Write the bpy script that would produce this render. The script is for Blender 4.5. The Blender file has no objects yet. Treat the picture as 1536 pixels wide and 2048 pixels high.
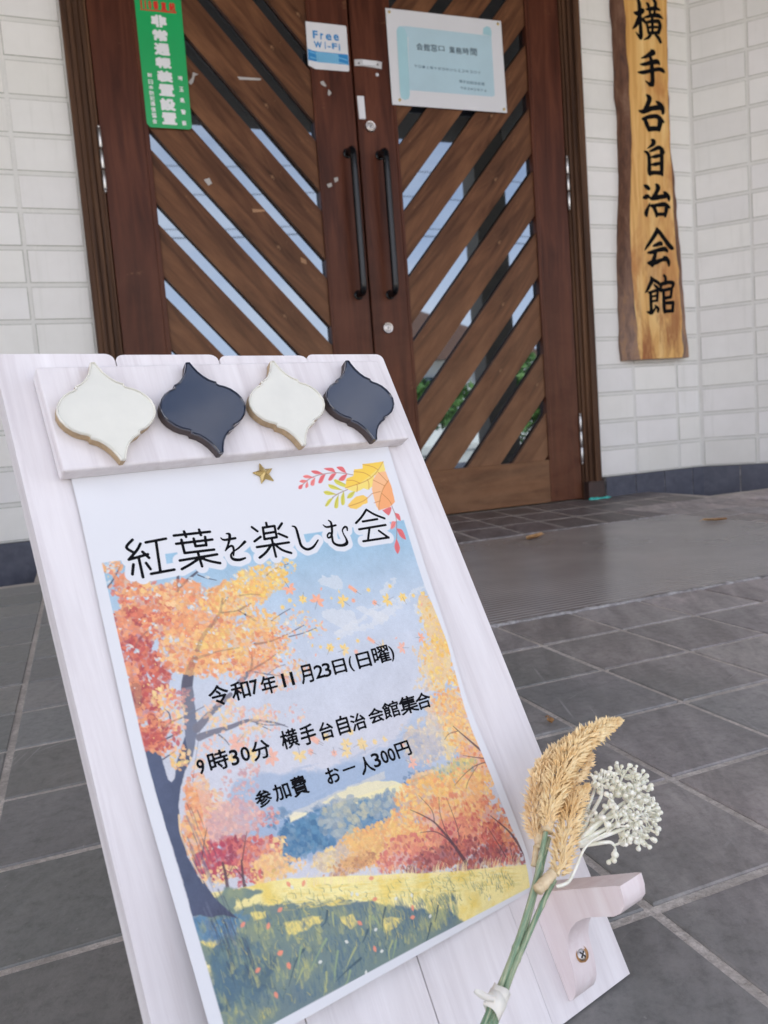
import bpy, bmesh, math, random
import numpy as np
from mathutils import Vector, Matrix
random.seed(7)
rng = np.random.default_rng(11)
SC = bpy.context.scene
COL = SC.collection
R = math.radians

# ------------------------------------------------------------------ camera
CAM_POS = Vector((-1.0581, -2.7143, 0.3340))
YAW, PIT, ROL = 0.3684, -0.0999, -0.0767
_f = Vector((math.sin(YAW) * math.cos(PIT), math.cos(YAW) * math.cos(PIT), math.sin(PIT)))
_r = _f.cross(Vector((0, 0, 1))).normalized()
_u = _r.cross(_f)
_r2 = math.cos(ROL) * _r + math.sin(ROL) * _u
_u2 = -math.sin(ROL) * _r + math.cos(ROL) * _u
cam_d = bpy.data.cameras.new('camera')
cam = bpy.data.objects.new('camera', cam_d)
COL.objects.link(cam)
cam.matrix_world = Matrix(((_r2.x, _u2.x, -_f.x, CAM_POS.x), (_r2.y, _u2.y, -_f.y, CAM_POS.y), (_r2.z, _u2.z, -_f.z, CAM_POS.z), (0, 0, 0, 1)))
cam_d.sensor_fit = 'HORIZONTAL'
cam_d.sensor_width = 36.0
cam_d.lens = 36.745
cam_d.clip_start = 0.02
cam_d.clip_end = 2000
cam_d.dof.use_dof = True
cam_d.dof.focus_distance = 0.56
cam_d.dof.aperture_fstop = 21.0
SC.camera = cam

# ------------------------------------------------------------------ world and sun
SUN_EL, SUN_AZ = R(55), R(20)            # the sun stands behind the hall, so the porch is in open shade
world = bpy.data.worlds.new('World')
SC.world = world
world.use_nodes = True
wn = world.node_tree
wn.nodes.clear()
sky = wn.nodes.new('ShaderNodeTexSky')
sky.sky_type = 'NISHITA'
sky.sun_disc = False
sky.sun_elevation = SUN_EL
sky.sun_rotation = SUN_AZ
sky.air_density = 1.0
sky.dust_density = 1.6
sky.ozone_density = 1.0
tcw = wn.nodes.new('ShaderNodeTexCoord')
mpw = wn.nodes.new('ShaderNodeMapping')
mpw.inputs['Scale'].default_value = (1.0, 1.0, 2.6)
nzw = wn.nodes.new('ShaderNodeTexNoise')
nzw.inputs['Scale'].default_value = 2.2
nzw.inputs['Detail'].default_value = 7
nzw.inputs['Roughness'].default_value = 0.6
rpw = wn.nodes.new('ShaderNodeValToRGB')
rpw.color_ramp.elements[0].position = 0.40
rpw.color_ramp.elements[0].color = (0.0, 0.0, 0.0, 1)
rpw.color_ramp.elements[1].position = 0.66
rpw.color_ramp.elements[1].color = (0.8, 0.8, 0.8, 1)
mxw = wn.nodes.new('ShaderNodeMix')
mxw.data_type = 'RGBA'
mxw.inputs[7].default_value = (10.4, 9.9, 9.9, 1)      # sunlit cloud, in the sky texture's own units
bgw = wn.nodes.new('ShaderNodeBackground')
bgw.inputs['Strength'].default_value = 0.12
ouw = wn.nodes.new('ShaderNodeOutputWorld')
wn.links.new(tcw.outputs['Generated'], mpw.inputs['Vector'])
wn.links.new(mpw.outputs['Vector'], nzw.inputs['Vector'])
wn.links.new(nzw.outputs['Fac'], rpw.inputs['Fac'])
sxw = wn.nodes.new('ShaderNodeSeparateXYZ')
wn.links.new(tcw.outputs['Generated'], sxw.inputs['Vector'])
hzw = wn.nodes.new('ShaderNodeMapRange')               # haze and distant cloud near the horizon
hzw.inputs['From Min'].default_value = 0.0
hzw.inputs['From Max'].default_value = 0.55
hzw.inputs['To Min'].default_value = 0.8
hzw.inputs['To Max'].default_value = 0.0
wn.links.new(sxw.outputs['Z'], hzw.inputs['Value'])
mhw = wn.nodes.new('ShaderNodeMix')
mhw.data_type = 'RGBA'
mhw.inputs[7].default_value = (9.4, 9.7, 11.6, 1)
wn.links.new(hzw.outputs['Result'], mhw.inputs[0])
wn.links.new(sky.outputs['Color'], mhw.inputs[6])
wn.links.new(rpw.outputs['Color'], mxw.inputs[0])
wn.links.new(mhw.outputs[2], mxw.inputs[6])
wn.links.new(mxw.outputs[2], bgw.inputs['Color'])
wn.links.new(bgw.outputs['Background'], ouw.inputs['Surface'])
sun_d = bpy.data.lights.new('sun', 'SUN')
sun_d.energy = 5.0
sun_d.angle = R(0.5)
sun_d.color = (1.0, 0.95, 0.88)
sun = bpy.data.objects.new('sun', sun_d)
COL.objects.link(sun)
_sd = Vector((math.sin(SUN_AZ) * math.cos(SUN_EL), math.cos(SUN_AZ) * math.cos(SUN_EL), math.sin(SUN_EL)))
sun.rotation_euler = (-_sd).to_track_quat('-Z', 'Y').to_euler()
sun.location = (0, 6, 12)
vs = SC.view_settings
vs.view_transform = 'Standard'
vs.look = 'None'
vs.exposure = 1.2
vs.gamma = 1.0
SC.cycles.max_bounces = 8
SC.cycles.use_denoising = True

D = {}
D['LE'] = [[-0.2445,0.372],[-0.24457,0.36189],[-0.24459,0.35179],[-0.24471,0.34169],[-0.24498,0.33159],[-0.24536,0.32148],[-0.24574,0.31138],[-0.24613,0.30127],[-0.24649,0.29117],[-0.24681,0.28106],[-0.2471,0.27095],[-0.24738,0.26084],[-0.24766,0.25073],[-0.24795,0.24063],[-0.24825,0.23052],[-0.24855,0.22041],[-0.24879,0.2103],[-0.24887,0.20019],[-0.24877,0.19009],[-0.24855,0.17998],[-0.24827,0.16987],[-0.24796,0.15976],[-0.24762,0.14965],[-0.24726,0.13955],[-0.24691,0.12944],[-0.24658,0.11933],[-0.24629,0.10923],[-0.24602,0.09912],[-0.24575,0.08901],[-0.24549,0.0789],[-0.24523,0.06879]]
D['RE'] = [[-0.0268,0.366],[-0.02767,0.35599],[-0.02853,0.34597],[-0.02938,0.33596],[-0.03024,0.32594],[-0.0311,0.31593],[-0.03195,0.30591],[-0.03281,0.2959],[-0.03366,0.28588],[-0.03447,0.27587],[-0.03515,0.26584],[-0.03568,0.25581],[-0.03615,0.24577],[-0.03671,0.23573],[-0.03746,0.22571],[-0.03843,0.21571],[-0.03954,0.20572],[-0.04066,0.19574],[-0.04158,0.18575],[-0.042,0.17574],[-0.04184,0.16571],[-0.04131,0.15568],[-0.04074,0.14565],[-0.04035,0.13561],[-0.04015,0.12556],[-0.04006,0.11551],[-0.04001,0.10546],[-0.04002,0.09544],[-0.0406,0.08554],[-0.04245,0.0759],[-0.0455,0.0665]]
D['title'] = [[[23.9,49.68,0.8],[19.86,53.57,0.8],[23.2,57.11,0.8]],[[27.64,52.44,0.8],[25.09,55.83,0.8],[19.69,60.65,0.8]],[[19.69,60.65,0.8],[30.32,59.03,0.8]],[[27.74,57.25,0.8],[30.52,61.17,0.8]],[[25.04,60.73,0.8],[25.03,71.46,0.8]],[[21.5,63.68,0.8],[19.86,69.07,0.8]],[[28.3,63.86,0.8],[29.92,67.59,0.8]],[[30.61,52.12,0.8],[42.09,51.32,0.8]],[[36.31,52.01,0.8],[34.85,70.23,0.8]],[[29.66,70.32,0.8],[42.71,69.82,0.8]],[[46.83,50.11,0.8],[68.13,50.34,0.8]],[[53.17,48.33,0.8],[53.59,51.71,0.8]],[[62.08,48.32,0.8],[62.35,51.72,0.8]],[[47.08,55.1,0.8],[68.4,55.26,0.8]],[[50.52,53.15,0.8],[50.56,61.16,0.8]],[[50.56,61.16,0.8],[68.0,61.39,0.8]],[[57.67,53.34,0.8],[57.7,57.77,0.8]],[[57.65,57.98,0.8],[64.07,58.11,0.8]],[[64.55,53.12,0.8],[64.04,58.26,0.8]],[[46.88,65.1,0.8],[69.06,64.5,0.8]],[[58.15,61.86,0.8],[58.62,70.3,0.8]],[[56.8,66.04,0.8],[52.06,68.23,0.8],[46.88,70.17,0.8]],[[59.11,65.29,0.8],[63.54,67.75,0.8],[69.54,69.96,0.8]],[[73.65,54.89,0.4],[75.51,56.41,0.7],[82.34,56.16,0.8]],[[77.55,52.73,0.4],[79.42,53.65,0.9],[77.58,58.57,0.7],[74.45,63.03,0.4]],[[74.45,63.03,0.4],[76.94,61.12,0.6],[79.3,60.69,0.7],[79.62,62.99,0.7],[78.55,66.59,0.5]],[[87.68,59.15,0.9],[83.04,62.33,0.6],[78.28,64.68,0.5],[77.01,66.75,0.7],[78.0,68.75,0.9],[81.53,69.64,0.9],[85.33,69.06,0.6]],[[94.38,50.62,0.8],[97.22,53.61,0.8]],[[98.3,57.35,0.8],[93.67,59.73,0.8]],[[104.21,49.0,0.8],[104.17,51.44,0.8]],[[101.27,51.69,0.8],[100.4,59.06,0.8]],[[101.24,51.81,0.8],[109.12,51.54,0.8]],[[109.12,51.54,0.8],[108.59,58.91,0.8]],[[100.95,55.64,0.8],[108.8,55.41,0.8]],[[100.37,59.17,0.8],[108.59,58.91,0.8]],[[114.45,50.45,0.8],[111.02,53.73,0.8]],[[110.54,56.85,0.8],[115.39,59.78,0.8]],[[94.24,63.47,0.8],[115.69,63.24,0.8]],[[105.05,60.02,0.8],[104.75,70.98,0.8]],[[103.81,63.22,0.8],[99.25,67.36,0.8],[94.25,70.18,0.8]],[[105.76,62.88,0.8],[109.76,67.27,0.8],[115.26,70.08,0.8]],[[120.74,53.06,0.4],[122.89,54.56,0.8],[123.03,61.75,0.9],[123.35,66.46,0.9],[126.44,69.2,0.9],[131.01,68.35,0.8],[135.8,64.28,0.5]],[[142.29,54.76,0.4],[144.46,56.55,0.7],[151.19,56.07,0.7]],[[146.9,52.1,0.4],[148.32,54.19,0.8],[147.29,59.82,0.8],[145.62,63.04,0.7],[143.36,63.76,0.6],[143.19,62.1,0.6],[144.98,60.68,0.6],[146.39,61.87,0.7],[145.95,66.87,0.8],[148.24,69.19,0.9],[152.13,69.96,1],[155.53,68.9,1.1],[155.88,66.01,0.7],[154.97,62.7,0.5],[155.01,59.88,0.5],[157.29,57.97,0.7],[158.8,58.54,0.7],[158.44,60.56,0.5]],[[166.4,56.36,0.8],[172.07,52.57,0.8],[177.27,47.91,0.8]],[[177.27,47.91,0.8],[182.2,51.84,0.8],[189.33,55.66,0.8]],[[171.81,55.89,0.8],[183.51,55.45,0.8]],[[167.36,60.88,0.8],[188.63,60.26,0.8]],[[175.42,61.13,0.8],[171.58,69.08,0.8]],[[167.85,69.31,0.8],[188.13,69.17,0.8]],[[182.03,63.64,0.8],[188.06,69.38,0.8]]]
D['glyphs'] = [["令",49.84,141.83,11.39,11.11],["和",62.24,142.08,10.9,9.96],["7",70.58,142.12,4.82,7.91],["年",79.26,142.75,9.86,10.2],["1",88.51,142.64,1.89,7.81],["1",93.94,142.74,1.92,7.59],["月",103.18,142.25,8.21,10.53],["2",111.5,142.66,6.04,7.77],["3",116.74,142.8,5.44,8.12],["日",125.52,142.69,9.04,8.51],["(",133.5,143.06,2.84,9.18],["日",142.83,142.56,9.8,9.3],["曜",155.9,142.05,12.75,10.37],[")",163.78,142.96,3.06,9.54],["9",31.17,173.86,4.01,7.36],["時",40.94,173.35,10.99,9.96],["3",49.69,174.27,4.78,8.05],["0",55.94,174.2,5.15,7.37],["分",65.06,174.62,10.87,9.77],["横",82.86,173.45,10.8,10.04],["手",94.39,174.16,9.85,10.73],["台",106.27,174.92,9.18,9.53],["自",117.5,174.73,8.1,10.51],["治",127.79,175.62,10.39,9.52],["会",140.69,175.11,10.73,8.54],["館",151.97,174.55,12.15,9.54],["集",165.19,174.79,13.69,10.59],["合",176.59,175.11,11.72,9.84],["参",58.45,197.82,9.39,8.37],["加",69.42,197.63,9.68,8.5],["費",80.07,197.95,9.65,10.15],["お",101.4,198.36,8.93,8.62],["一",112.36,197.96,8.54,1.06],["人",123.8,199.3,9.45,9.4],["3",131.02,198.51,5.5,7.88],["0",137.06,198.35,4.89,7.4],["0",142.1,198.46,4.94,7.44],["円",150.92,197.85,10.49,8.65]]
D['pic'] = [[5.65,60.41],[204.47,58.35],[204.5,106.0],[207.62,145.4],[206.75,174.41],[204.65,201.32],[204.58,241.41],[204.54,259.25],[206.9,276.03],[206.53,294.6],[123.46,292.97],[32.18,292.21],[14.37,292.66],[5.83,289.93],[6.42,281.58],[6.21,223.07],[5.97,168.83],[5.91,137.6]]
D['overlay'] = [[24.89,209.6],[46.07,210.09],[106.27,212.98],[177.77,216.17],[187.09,159.48],[185.92,131.83],[115.18,133.11],[28.04,133.99]]
D['trunk'] = [[6.08,158.03],[12.88,159.9],[13.36,165.79],[13.69,174.79],[15.01,176.76],[16.67,175.67],[20.28,167.74],[27.34,156.64],[29.18,146.49],[31.99,133.61],[37.03,134.8],[35.49,148.07],[34.57,155.89],[28.65,167.49],[22.73,173.59],[18.76,180.1],[15.06,187.81],[12.7,199.49],[12.13,211.51],[14.21,221.28],[15.96,224.0],[17.5,229.35],[20.24,235.12],[24.63,242.11],[26.72,244.97],[20.74,241.52],[14.52,240.04],[10.17,237.22],[6.52,236.42],[6.63,218.27],[6.2,192.76],[6.26,181.65]]
D['trunk_hi'] = [[13.93,192.45],[12.4,199.39],[12.54,206.18],[13.8,214.51],[15.69,224.81]]
D['branches'] = [[[[32.21,142.84],[34.26,133.23],[37.97,125.06],[41.92,120.05]],3.4,2.4],[[[41.92,120.05],[48.86,119.55],[55.93,119.04],[67.91,119.51]],1.2,0.3],[[[44.34,115.93],[49.58,108.95],[57.45,102.96],[62.43,97.62],[65.76,90.45]],1.8,0.8],[[[64.87,93.84],[69.51,90.03]],0.7,0.3],[[[62.93,98.42],[73.0,98.85],[81.94,96.16]],0.7,0.2],[[[73.0,98.85],[81.16,106.77]],0.5,0.2],[[[41.88,82.16],[43.77,74.07]],1.0,0.8],[[[43.01,80.26],[49.43,76.38],[55.13,73.01]],1.0,0.6],[[[55.06,74.78],[59.07,77.21],[64.94,79.58]],0.4,0.2],[[[13.2,107.47],[15.83,104.15],[21.08,100.63],[26.35,97.36]],0.9,0.3],[[[8.46,128.42],[7.17,135.46]],4,4],[[[5.82,74.1],[9.3,70.66],[14.86,63.38]],0.5,0.3],[[[15.72,96.32],[18.85,93.63],[21.88,91.54]],0.5,0.2],[[[25.16,179.44],[36.22,154.98]],0.1,0.1],[[[34.06,155.09],[38.22,152.81],[43.44,149.39],[56.29,142.84]],2.4,1.2],[[[34.25,159.8],[40.87,159.21],[51.94,159.06],[62.74,158.39],[76.32,162.92],[83.88,167.33]],1.9,0.2],[[[44.68,161.23],[47.4,164.65],[48.76,167.71]],0.5,0.2],[[[66.6,161.12],[73.68,166.45]],0.4,0.2],[[[16.22,151.75],[22.39,148.75],[29.53,147.91],[40.85,145.33]],0.7,0.2],[[[13.63,156.89],[20.72,155.54],[26.5,154.44]],0.5,0.3],[[[13.51,165.2],[20.12,163.18]],0.4,0.3],[[[21.59,149.21],[22.0,144.68],[20.02,141.53]],0.5,0.2],[[[63.09,137.83],[70.05,133.35],[72.83,129.36],[73.69,124.89]],1.6,0.5],[[[70.05,133.35],[81.96,129.79],[91.62,126.32]],0.9,0.2],[[[71.61,133.7],[79.84,137.09],[92.34,141.47]],0.6,0.2],[[[79.74,137.45],[86.52,134.7],[91.84,134.3]],0.3,0.2],[[[77.37,119.38],[86.66,119.7],[97.73,117.89],[110.52,114.63]],0.8,0.2],[[[99.05,119.38],[108.14,119.14],[117.85,117.72]],0.3,0.2],[[[76.27,90.61],[82.99,90.94],[88.66,92.32]],0.7,0.4],[[[74.25,97.99],[81.57,96.04]],0.4,0.2],[[[73.82,99.53],[77.97,102.72],[81.93,106.7]],0.4,0.2],[[[57.28,159.23],[63.09,158.54],[70.87,162.74],[82.57,165.75]],0.7,0.2],[[[90.94,108.41],[97.97,105.61],[104.9,103.54]],0.3,0.2],[[[94.6,82.09],[101.66,78.54],[111.54,76.48]],0.5,0.2],[[[104.02,78.89],[109.25,77.92]],0.3,0.2]]
D['thin_trees'] = [[[[164.08,266.89],[161.49,258.88],[158.59,251.55],[155.37,244.89],[152.42,239.93],[145.82,233.79],[140.45,229.68]],1.7,0.2],[[[160.04,255.22],[155.53,248.94],[150.04,244.74],[141.48,242.72]],0.7,0.2],[[[153.01,240.92],[154.26,234.05],[149.41,224.37]],0.5,0.2],[[[159.19,252.54],[158.43,247.5],[158.84,237.95],[162.2,229.15]],0.5,0.2],[[[165.93,252.38],[167.21,245.51],[167.0,230.63]],0.4,0.2],[[[166.03,249.99],[170.23,247.3]],0.3,0.2],[[[208.15,278.71],[205.13,269.49],[201.27,260.71],[192.85,249.6]],1.9,0.3],[[[197.45,277.54],[198.45,270.56]],0.5,0.3],[[[193.27,273.69],[190.65,264.66],[187.75,254.63]],0.6,0.2],[[[204.64,213.12],[199.98,206.39],[195.31,199.7],[191.97,194.76]],1.2,0.3],[[[193.67,198.35],[186.64,198.26],[181.91,200.54]],0.4,0.2],[[[206.16,218.96],[200.09,216.78],[190.46,212.68]],0.6,0.2],[[[205.07,220.88],[195.45,220.76],[186.04,222.8],[175.87,226.62]],0.5,0.2],[[[197.73,220.98],[187.43,226.68],[183.04,230.5]],0.3,0.2],[[[34.59,233.76],[35.42,228.54],[37.19,221.71]],1.3,0.7],[[[35.22,229.09],[32.73,223.26]],0.6,0.2],[[[26.16,231.91],[27.4,224.46],[27.71,219.65]],1.4,0.8],[[[28.25,225.98],[32.3,222.49]],0.4,0.2],[[[37.51,221.82],[42.41,213.39],[44.32,210.18]],0.5,0.2],[[[18.47,214.6],[22.32,207.29],[25.46,202.09]],0.5,0.2]]
D['far_dabs'] = [[28.27,198.17,12.4,13.7,260,"pk",3],[39.78,204.33,15.1,11.8,220,"pp",3],[26.33,187.79,8.5,11.5,120,"or",3],[17.96,206.8,6.6,15.0,170,"or",3],[29.49,217.85,15.5,9.4,330,"mg",3],[47.0,222.69,12.4,9.3,200,"rp",3],[51.24,230.25,12.2,7.2,120,"pe",3],[21.83,224.56,12.2,3.9,80,"pe",2.4],[38.51,230.53,7.7,3.5,60,"mg",2],[58.43,207.84,5.8,4.8,40,"rp",2.5],[59.26,220.71,5.5,3.0,30,"pe",2.5],[48.7,187.04,11.2,7.5,60,"pp",2.6],[55.91,182.74,5.7,3.6,30,"pp",2.5],[201.88,130.91,11.1,21.7,90,"yl",3],[199.21,156.7,19.7,18.3,220,"yl",3.2],[194.52,184.14,18.8,12.0,200,"yo",3.2],[183.54,165.9,11.7,4.5,50,"be",2.6],[175.63,197.86,23.4,14.4,260,"be",3.2],[196.69,200.45,13.3,14.1,170,"yo",3],[195.11,221.85,18.6,13.9,240,"or",3.2],[164.27,200.82,15.4,11.2,120,"gb",3],[176.78,218.0,21.9,5.9,100,"gy",3],[154.03,224.4,21.5,11.1,260,"yo",3.4],[181.0,232.68,23.3,13.8,300,"yo",3.4],[156.46,242.24,32.3,13.9,420,"or",3.4],[186.98,252.11,20.2,15.7,260,"ro",3.4],[192.26,265.38,16.3,13.0,260,"rd",3.2],[158.2,253.98,28.5,11.2,330,"rp",3.2],[132.41,238.55,14.2,12.5,200,"yo",3.2],[114.58,239.35,19.4,10.3,260,"yo",3.2],[124.45,248.0,19.5,8.1,200,"rp",3],[148.21,258.82,30.6,7.1,260,"pu",3],[174.02,269.07,21.9,6.6,160,"pu",3],[101.89,237.69,15.8,10.0,200,"yb",3],[83.16,236.42,11.7,5.6,130,"be",2.8],[92.83,243.59,17.5,4.3,120,"br",2.6],[203.13,277.6,6.0,5.3,50,"pu",2.6],[63.17,233.21,6.9,3.0,40,"pe",2.4]]
D['near_dabs'] = [[10.36,63.94,5.3,4.0,40,"or",3.6],[17.77,74.96,10.8,7.9,100,"ro",3.6],[25.48,86.08,16.6,11.2,230,"ro",3.8],[12.3,100.06,11.5,14.4,300,"rd",3.8],[14.62,121.74,13.3,12.8,300,"rd",3.8],[9.22,139.68,9.1,12.2,170,"rd",3.8],[33.42,98.7,14.1,11.0,200,"ro",3.8],[42.66,83.38,14.3,7.1,130,"or",3.6],[52.95,99.57,18.0,14.1,260,"or",3.8],[72.95,91.5,20.3,10.8,230,"yo",3.6],[90.71,83.85,19.5,8.8,170,"yl",3.4],[103.74,78.08,13.4,5.8,60,"yl",3],[40.69,113.99,17.2,13.6,260,"or",3.8],[59.7,117.95,18.0,12.5,240,"yo",3.8],[49.36,124.09,14.2,7.3,130,"or",3.6],[83.71,108.31,12.7,8.2,120,"yo",3.4],[84.87,120.29,14.2,7.6,130,"or",3.4],[77.3,130.2,15.3,7.0,110,"or",3.2],[94.04,116.25,7.7,4.2,30,"or",2.8],[108.65,111.55,11.8,7.3,40,"yp",2.6],[113.12,118.51,11.8,6.1,30,"yp",2.6],[93.67,127.96,9.4,3.7,30,"yp",2.6],[83.42,87.26,9.5,4.4,40,"yo",3],[64.79,131.65,17.6,6.0,60,"or",3],[96.84,138.8,10.9,5.8,70,"yo",2.8],[21.63,136.36,6.4,6.1,60,"yp",3],[23.04,146.96,8.1,8.5,80,"yp",3],[17.33,154.3,7.9,7.4,80,"rp",3.2],[10.36,151.22,8.8,8.8,160,"rd",3.6],[14.67,159.8,5.1,3.5,40,"rd",3],[29.17,138.18,8.0,5.3,50,"rp",2.8],[48.09,150.69,14.0,6.6,80,"yp",2.8],[54.81,157.67,17.1,7.2,80,"pk",2.8],[67.87,158.33,11.9,6.6,60,"pk",2.6],[75.66,157.59,6.2,5.3,26,"yp",2.6],[67.09,166.15,11.6,4.0,30,"pk",2.6],[54.74,168.13,5.7,3.7,30,"pk",2.6],[38.3,166.25,8.2,5.1,40,"pk",2.6],[21.97,166.77,5.9,5.8,60,"yp",2.8],[30.53,174.18,4.3,3.9,24,"yp",2.6],[89.97,145.8,8.0,3.0,26,"pk",2.4],[81.52,142.43,9.3,5.6,44,"or",2.6],[68.25,140.75,8.8,3.0,20,"pk",2.4],[90.18,161.22,6.4,5.4,14,"pk",2.4]]
D['falling'] = [[107.72,91.32,"c","pk",5.58],[128.57,95.22,"l","pk",2.48],[114.5,99.31,"s","yl",4.34],[105.96,98.67,"s","yl",2.48],[108.11,102.01,"l","yl",2.48],[100.19,101.85,"s","yl",2.48],[123.45,102.17,"c","pk",6.2],[133.61,102.03,"s","yl",1.488],[140.07,98.91,"l","yl",2.48],[141.16,105.28,"c","yl",5.58],[148.09,106.05,"s","pk",2.48],[150.13,98.82,"o","pk",5.58],[161.08,101.28,"s","yl",2.48],[162.6,109.95,"s","pk",3.1],[172.86,109.94,"c","yl",5.58],[177.65,101.56,"s","yl",2.48],[184.51,110.13,"s","yl",4.96],[193.03,110.48,"s","yl",2.48],[200.65,110.38,"l","yl",3.7199999999999998],[197.26,117.3,"l","pk",2.79],[122.93,130.83,"s","yl",4.34],[131.5,133.87,"c","yl",4.96],[116.89,129.17,"s","yl",1.8599999999999999],[111.93,127.32,"l","yl",2.48],[129.99,126.85,"l","yl",2.48],[142.58,130.67,"s","yl",2.17],[151.92,132.14,"o","pk",4.96],[159.86,134.36,"l","yl",1.8599999999999999],[170.0,134.49,"l","pk",2.17],[172.69,141.16,"c","pk",4.96],[188.11,137.68,"c","pk",4.34],[139.31,136.76,"s","pk",2.48],[112.39,133.13,"l","pk",2.17],[158.43,136.92,"c","yl",3.1],[122.44,115.23,"l","pk",2.48],[121.38,118.41,"l","pk",2.48],[115.94,185.54,"c","yl",4.96],[125.65,187.4,"s","yl",4.96],[134.32,188.72,"s","yl",2.48],[141.49,189.31,"l","yl",3.7199999999999998],[97.25,178.21,"o","pk",4.96],[104.85,178.34,"s","yl",3.7199999999999998],[121.1,179.55,"s","yl",3.1],[114.12,188.66,"c","yl",4.96],[106.73,187.81,"s","pk",3.1],[126.18,188.31,"s","yl",4.96],[134.49,189.09,"s","yl",2.48],[141.24,189.08,"l","yl",3.7199999999999998],[153.19,206.32,"c","pk",4.96],[164.53,208.74,"l","pk",3.1],[151.64,195.28,"s","pk",2.48],[120.97,179.98,"s","yl",2.48],[69.49,179.54,"c","pk",6.2],[53.27,167.57,"c","pk",6.2],[86.07,182.76,"c","yl",5.58],[92.96,183.25,"s","pk",3.1],[59.03,175.94,"c","yl",4.96],[48.25,174.28,"s","yl",3.7199999999999998],[98.02,177.48,"o","pk",4.96]]
D['mount1'] = [[70.84,190.99],[83.05,191.37],[114.67,194.15],[151.69,191.4],[179.54,171.19],[202.49,170.24],[202.45,205.18],[169.38,232.04],[58.41,222.91]]
D['mount2'] = [[46.87,183.96],[71.56,189.09],[94.97,193.48],[133.9,198.18],[163.08,191.46],[164.54,218.84],[151.14,237.72],[55.03,231.58],[26.21,211.96]]
D['field'] = [[89.66,209.95],[105.18,208.0],[120.61,207.68],[137.89,212.3],[148.79,219.92],[136.79,221.93],[122.14,222.9],[104.34,217.27]]
D['field2'] = [[63.66,209.53],[92.08,208.03],[134.02,205.42],[132.84,209.36],[104.43,209.68],[74.34,212.97]]
D['bluetrees'] = [[83.34,221.08,18.0,10.1,200,"bl",4.5],[70.65,222.01,14.3,7.6,150,"bl",4],[99.37,221.04,15.8,10.2,200,"bm",4.5],[113.94,225.75,16.4,10.3,200,"bl",4.5],[126.32,221.46,10.3,7.8,90,"bm",4],[151.33,214.89,8.4,4.0,50,"bd",3],[62.72,226.87,13.7,5.3,110,"bl",3.5],[63.66,209.53,8.5,5.0,50,"bl",3],[98.57,215.44,10.9,3.9,60,"bg",4],[112.61,221.25,12.5,4.1,50,"bg",4],[100.18,226.62,6.4,5.0,30,"bg",4]]
D['church'] = [[68.9,210.3],[72.42,209.41],[79.49,211.66],[78.28,212.64],[68.4,213.49]]
D['meadow'] = [[17.92,230.1],[30.66,232.94],[44.27,234.8],[57.98,237.85],[74.38,242.74],[111.41,254.6],[143.81,265.11],[179.88,275.3],[212.5,283.43],[208.97,296.13],[206.53,294.6],[123.46,292.97],[32.18,292.21],[5.22,291.69],[6.42,281.58],[5.49,238.91]]
D['shade'] = [[19.77,232.57],[27.57,231.82],[40.46,235.28],[44.53,237.99],[39.9,238.76],[28.75,238.28],[24.76,239.78],[33.99,243.24],[38.33,243.05],[50.69,247.04],[56.83,250.55],[69.76,254.11],[63.14,250.29],[73.56,253.28],[81.4,257.89],[98.21,263.23],[109.3,269.96],[121.15,276.12],[134.22,281.34],[143.52,284.28],[155.77,287.35],[164.25,291.68],[159.36,294.38],[123.46,292.97],[32.18,292.21],[5.22,291.69],[6.42,281.58],[5.49,238.91]]
D['lights'] = [[[47.67,256.09],[51.71,255.99],[60.11,257.95],[68.42,260.68],[66.34,263.23],[56.5,261.93],[49.8,260.97]],[[100.99,272.98],[112.05,277.57],[111.38,279.48],[100.66,279.72]],[[72.65,255.51],[79.82,256.45],[82.2,258.62],[75.13,257.28]],[[63.03,253.2],[67.04,254.95],[64.35,255.12]],[[77.69,264.19],[85.57,266.32],[86.29,270.0],[80.99,272.2],[77.71,266.74]],[[6.94,246.91],[16.48,246.03],[25.22,248.23],[17.27,251.54],[11.72,252.21]],[[33.22,245.35],[41.76,247.36],[40.59,250.54],[34.03,248.94]]]
D['blue_ground'] = [[7.98,239.86,3.8,3.3,60,"bl",5],[19.03,246.43,12.4,4.0,90,"bl",6],[18.48,257.75,9.6,6.7,120,"bt",8],[17.98,268.87,19.1,11.2,160,"bt",9]]
D['blades'] = [[[67.25,270.21],[60.97,274.28],[53.7,280.14]],[[53.94,269.88],[48.17,273.18],[41.3,281.32]],[[50.62,277.33],[47.68,280.05],[44.99,282.06]],[[71.29,277.54],[67.41,284.06],[65.06,289.44]],[[82.74,285.28],[74.47,286.88],[66.23,289.13]],[[94.33,269.62],[92.99,274.25],[91.52,277.93]],[[96.31,270.36],[98.06,274.46],[99.89,278.58]],[[104.9,269.21],[101.18,273.92],[99.38,278.39]],[[62.29,283.6],[60.85,287.75],[57.93,291.99]],[[75.22,287.97],[72.44,291.61],[69.38,292.74]],[[90.92,275.16],[87.53,278.07],[86.03,279.16]],[[103.45,285.0],[99.89,288.64],[99.32,292.52]],[[105.53,285.79],[103.06,289.85],[101.12,292.39]],[[72.37,258.8],[69.66,262.83],[66.5,264.13]],[[74.86,260.58],[73.52,265.14],[73.38,266.77]],[[52.88,268.65],[49.22,274.39],[47.04,279.02]],[[129.86,286.35],[125.76,291.68],[123.96,293.55]],[[81.35,279.83],[76.94,283.0],[73.77,285.79]],[[147.01,283.74],[146.43,287.12],[145.39,288.51]],[[137.2,280.2],[134.36,284.49],[132.39,286.4]]]
D['petals'] = [[119.29,279.38],[100.46,263.35],[87.8,270.4],[92.07,284.39],[44.14,273.37],[102.49,253.51],[120.89,275.31],[56.79,240.19],[64.66,242.52],[42.14,266.8],[34.12,282.04],[28.85,269.08],[41.85,266.49],[44.41,273.37],[28.24,248.5],[40.15,253.67],[48.37,249.23]]
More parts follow.
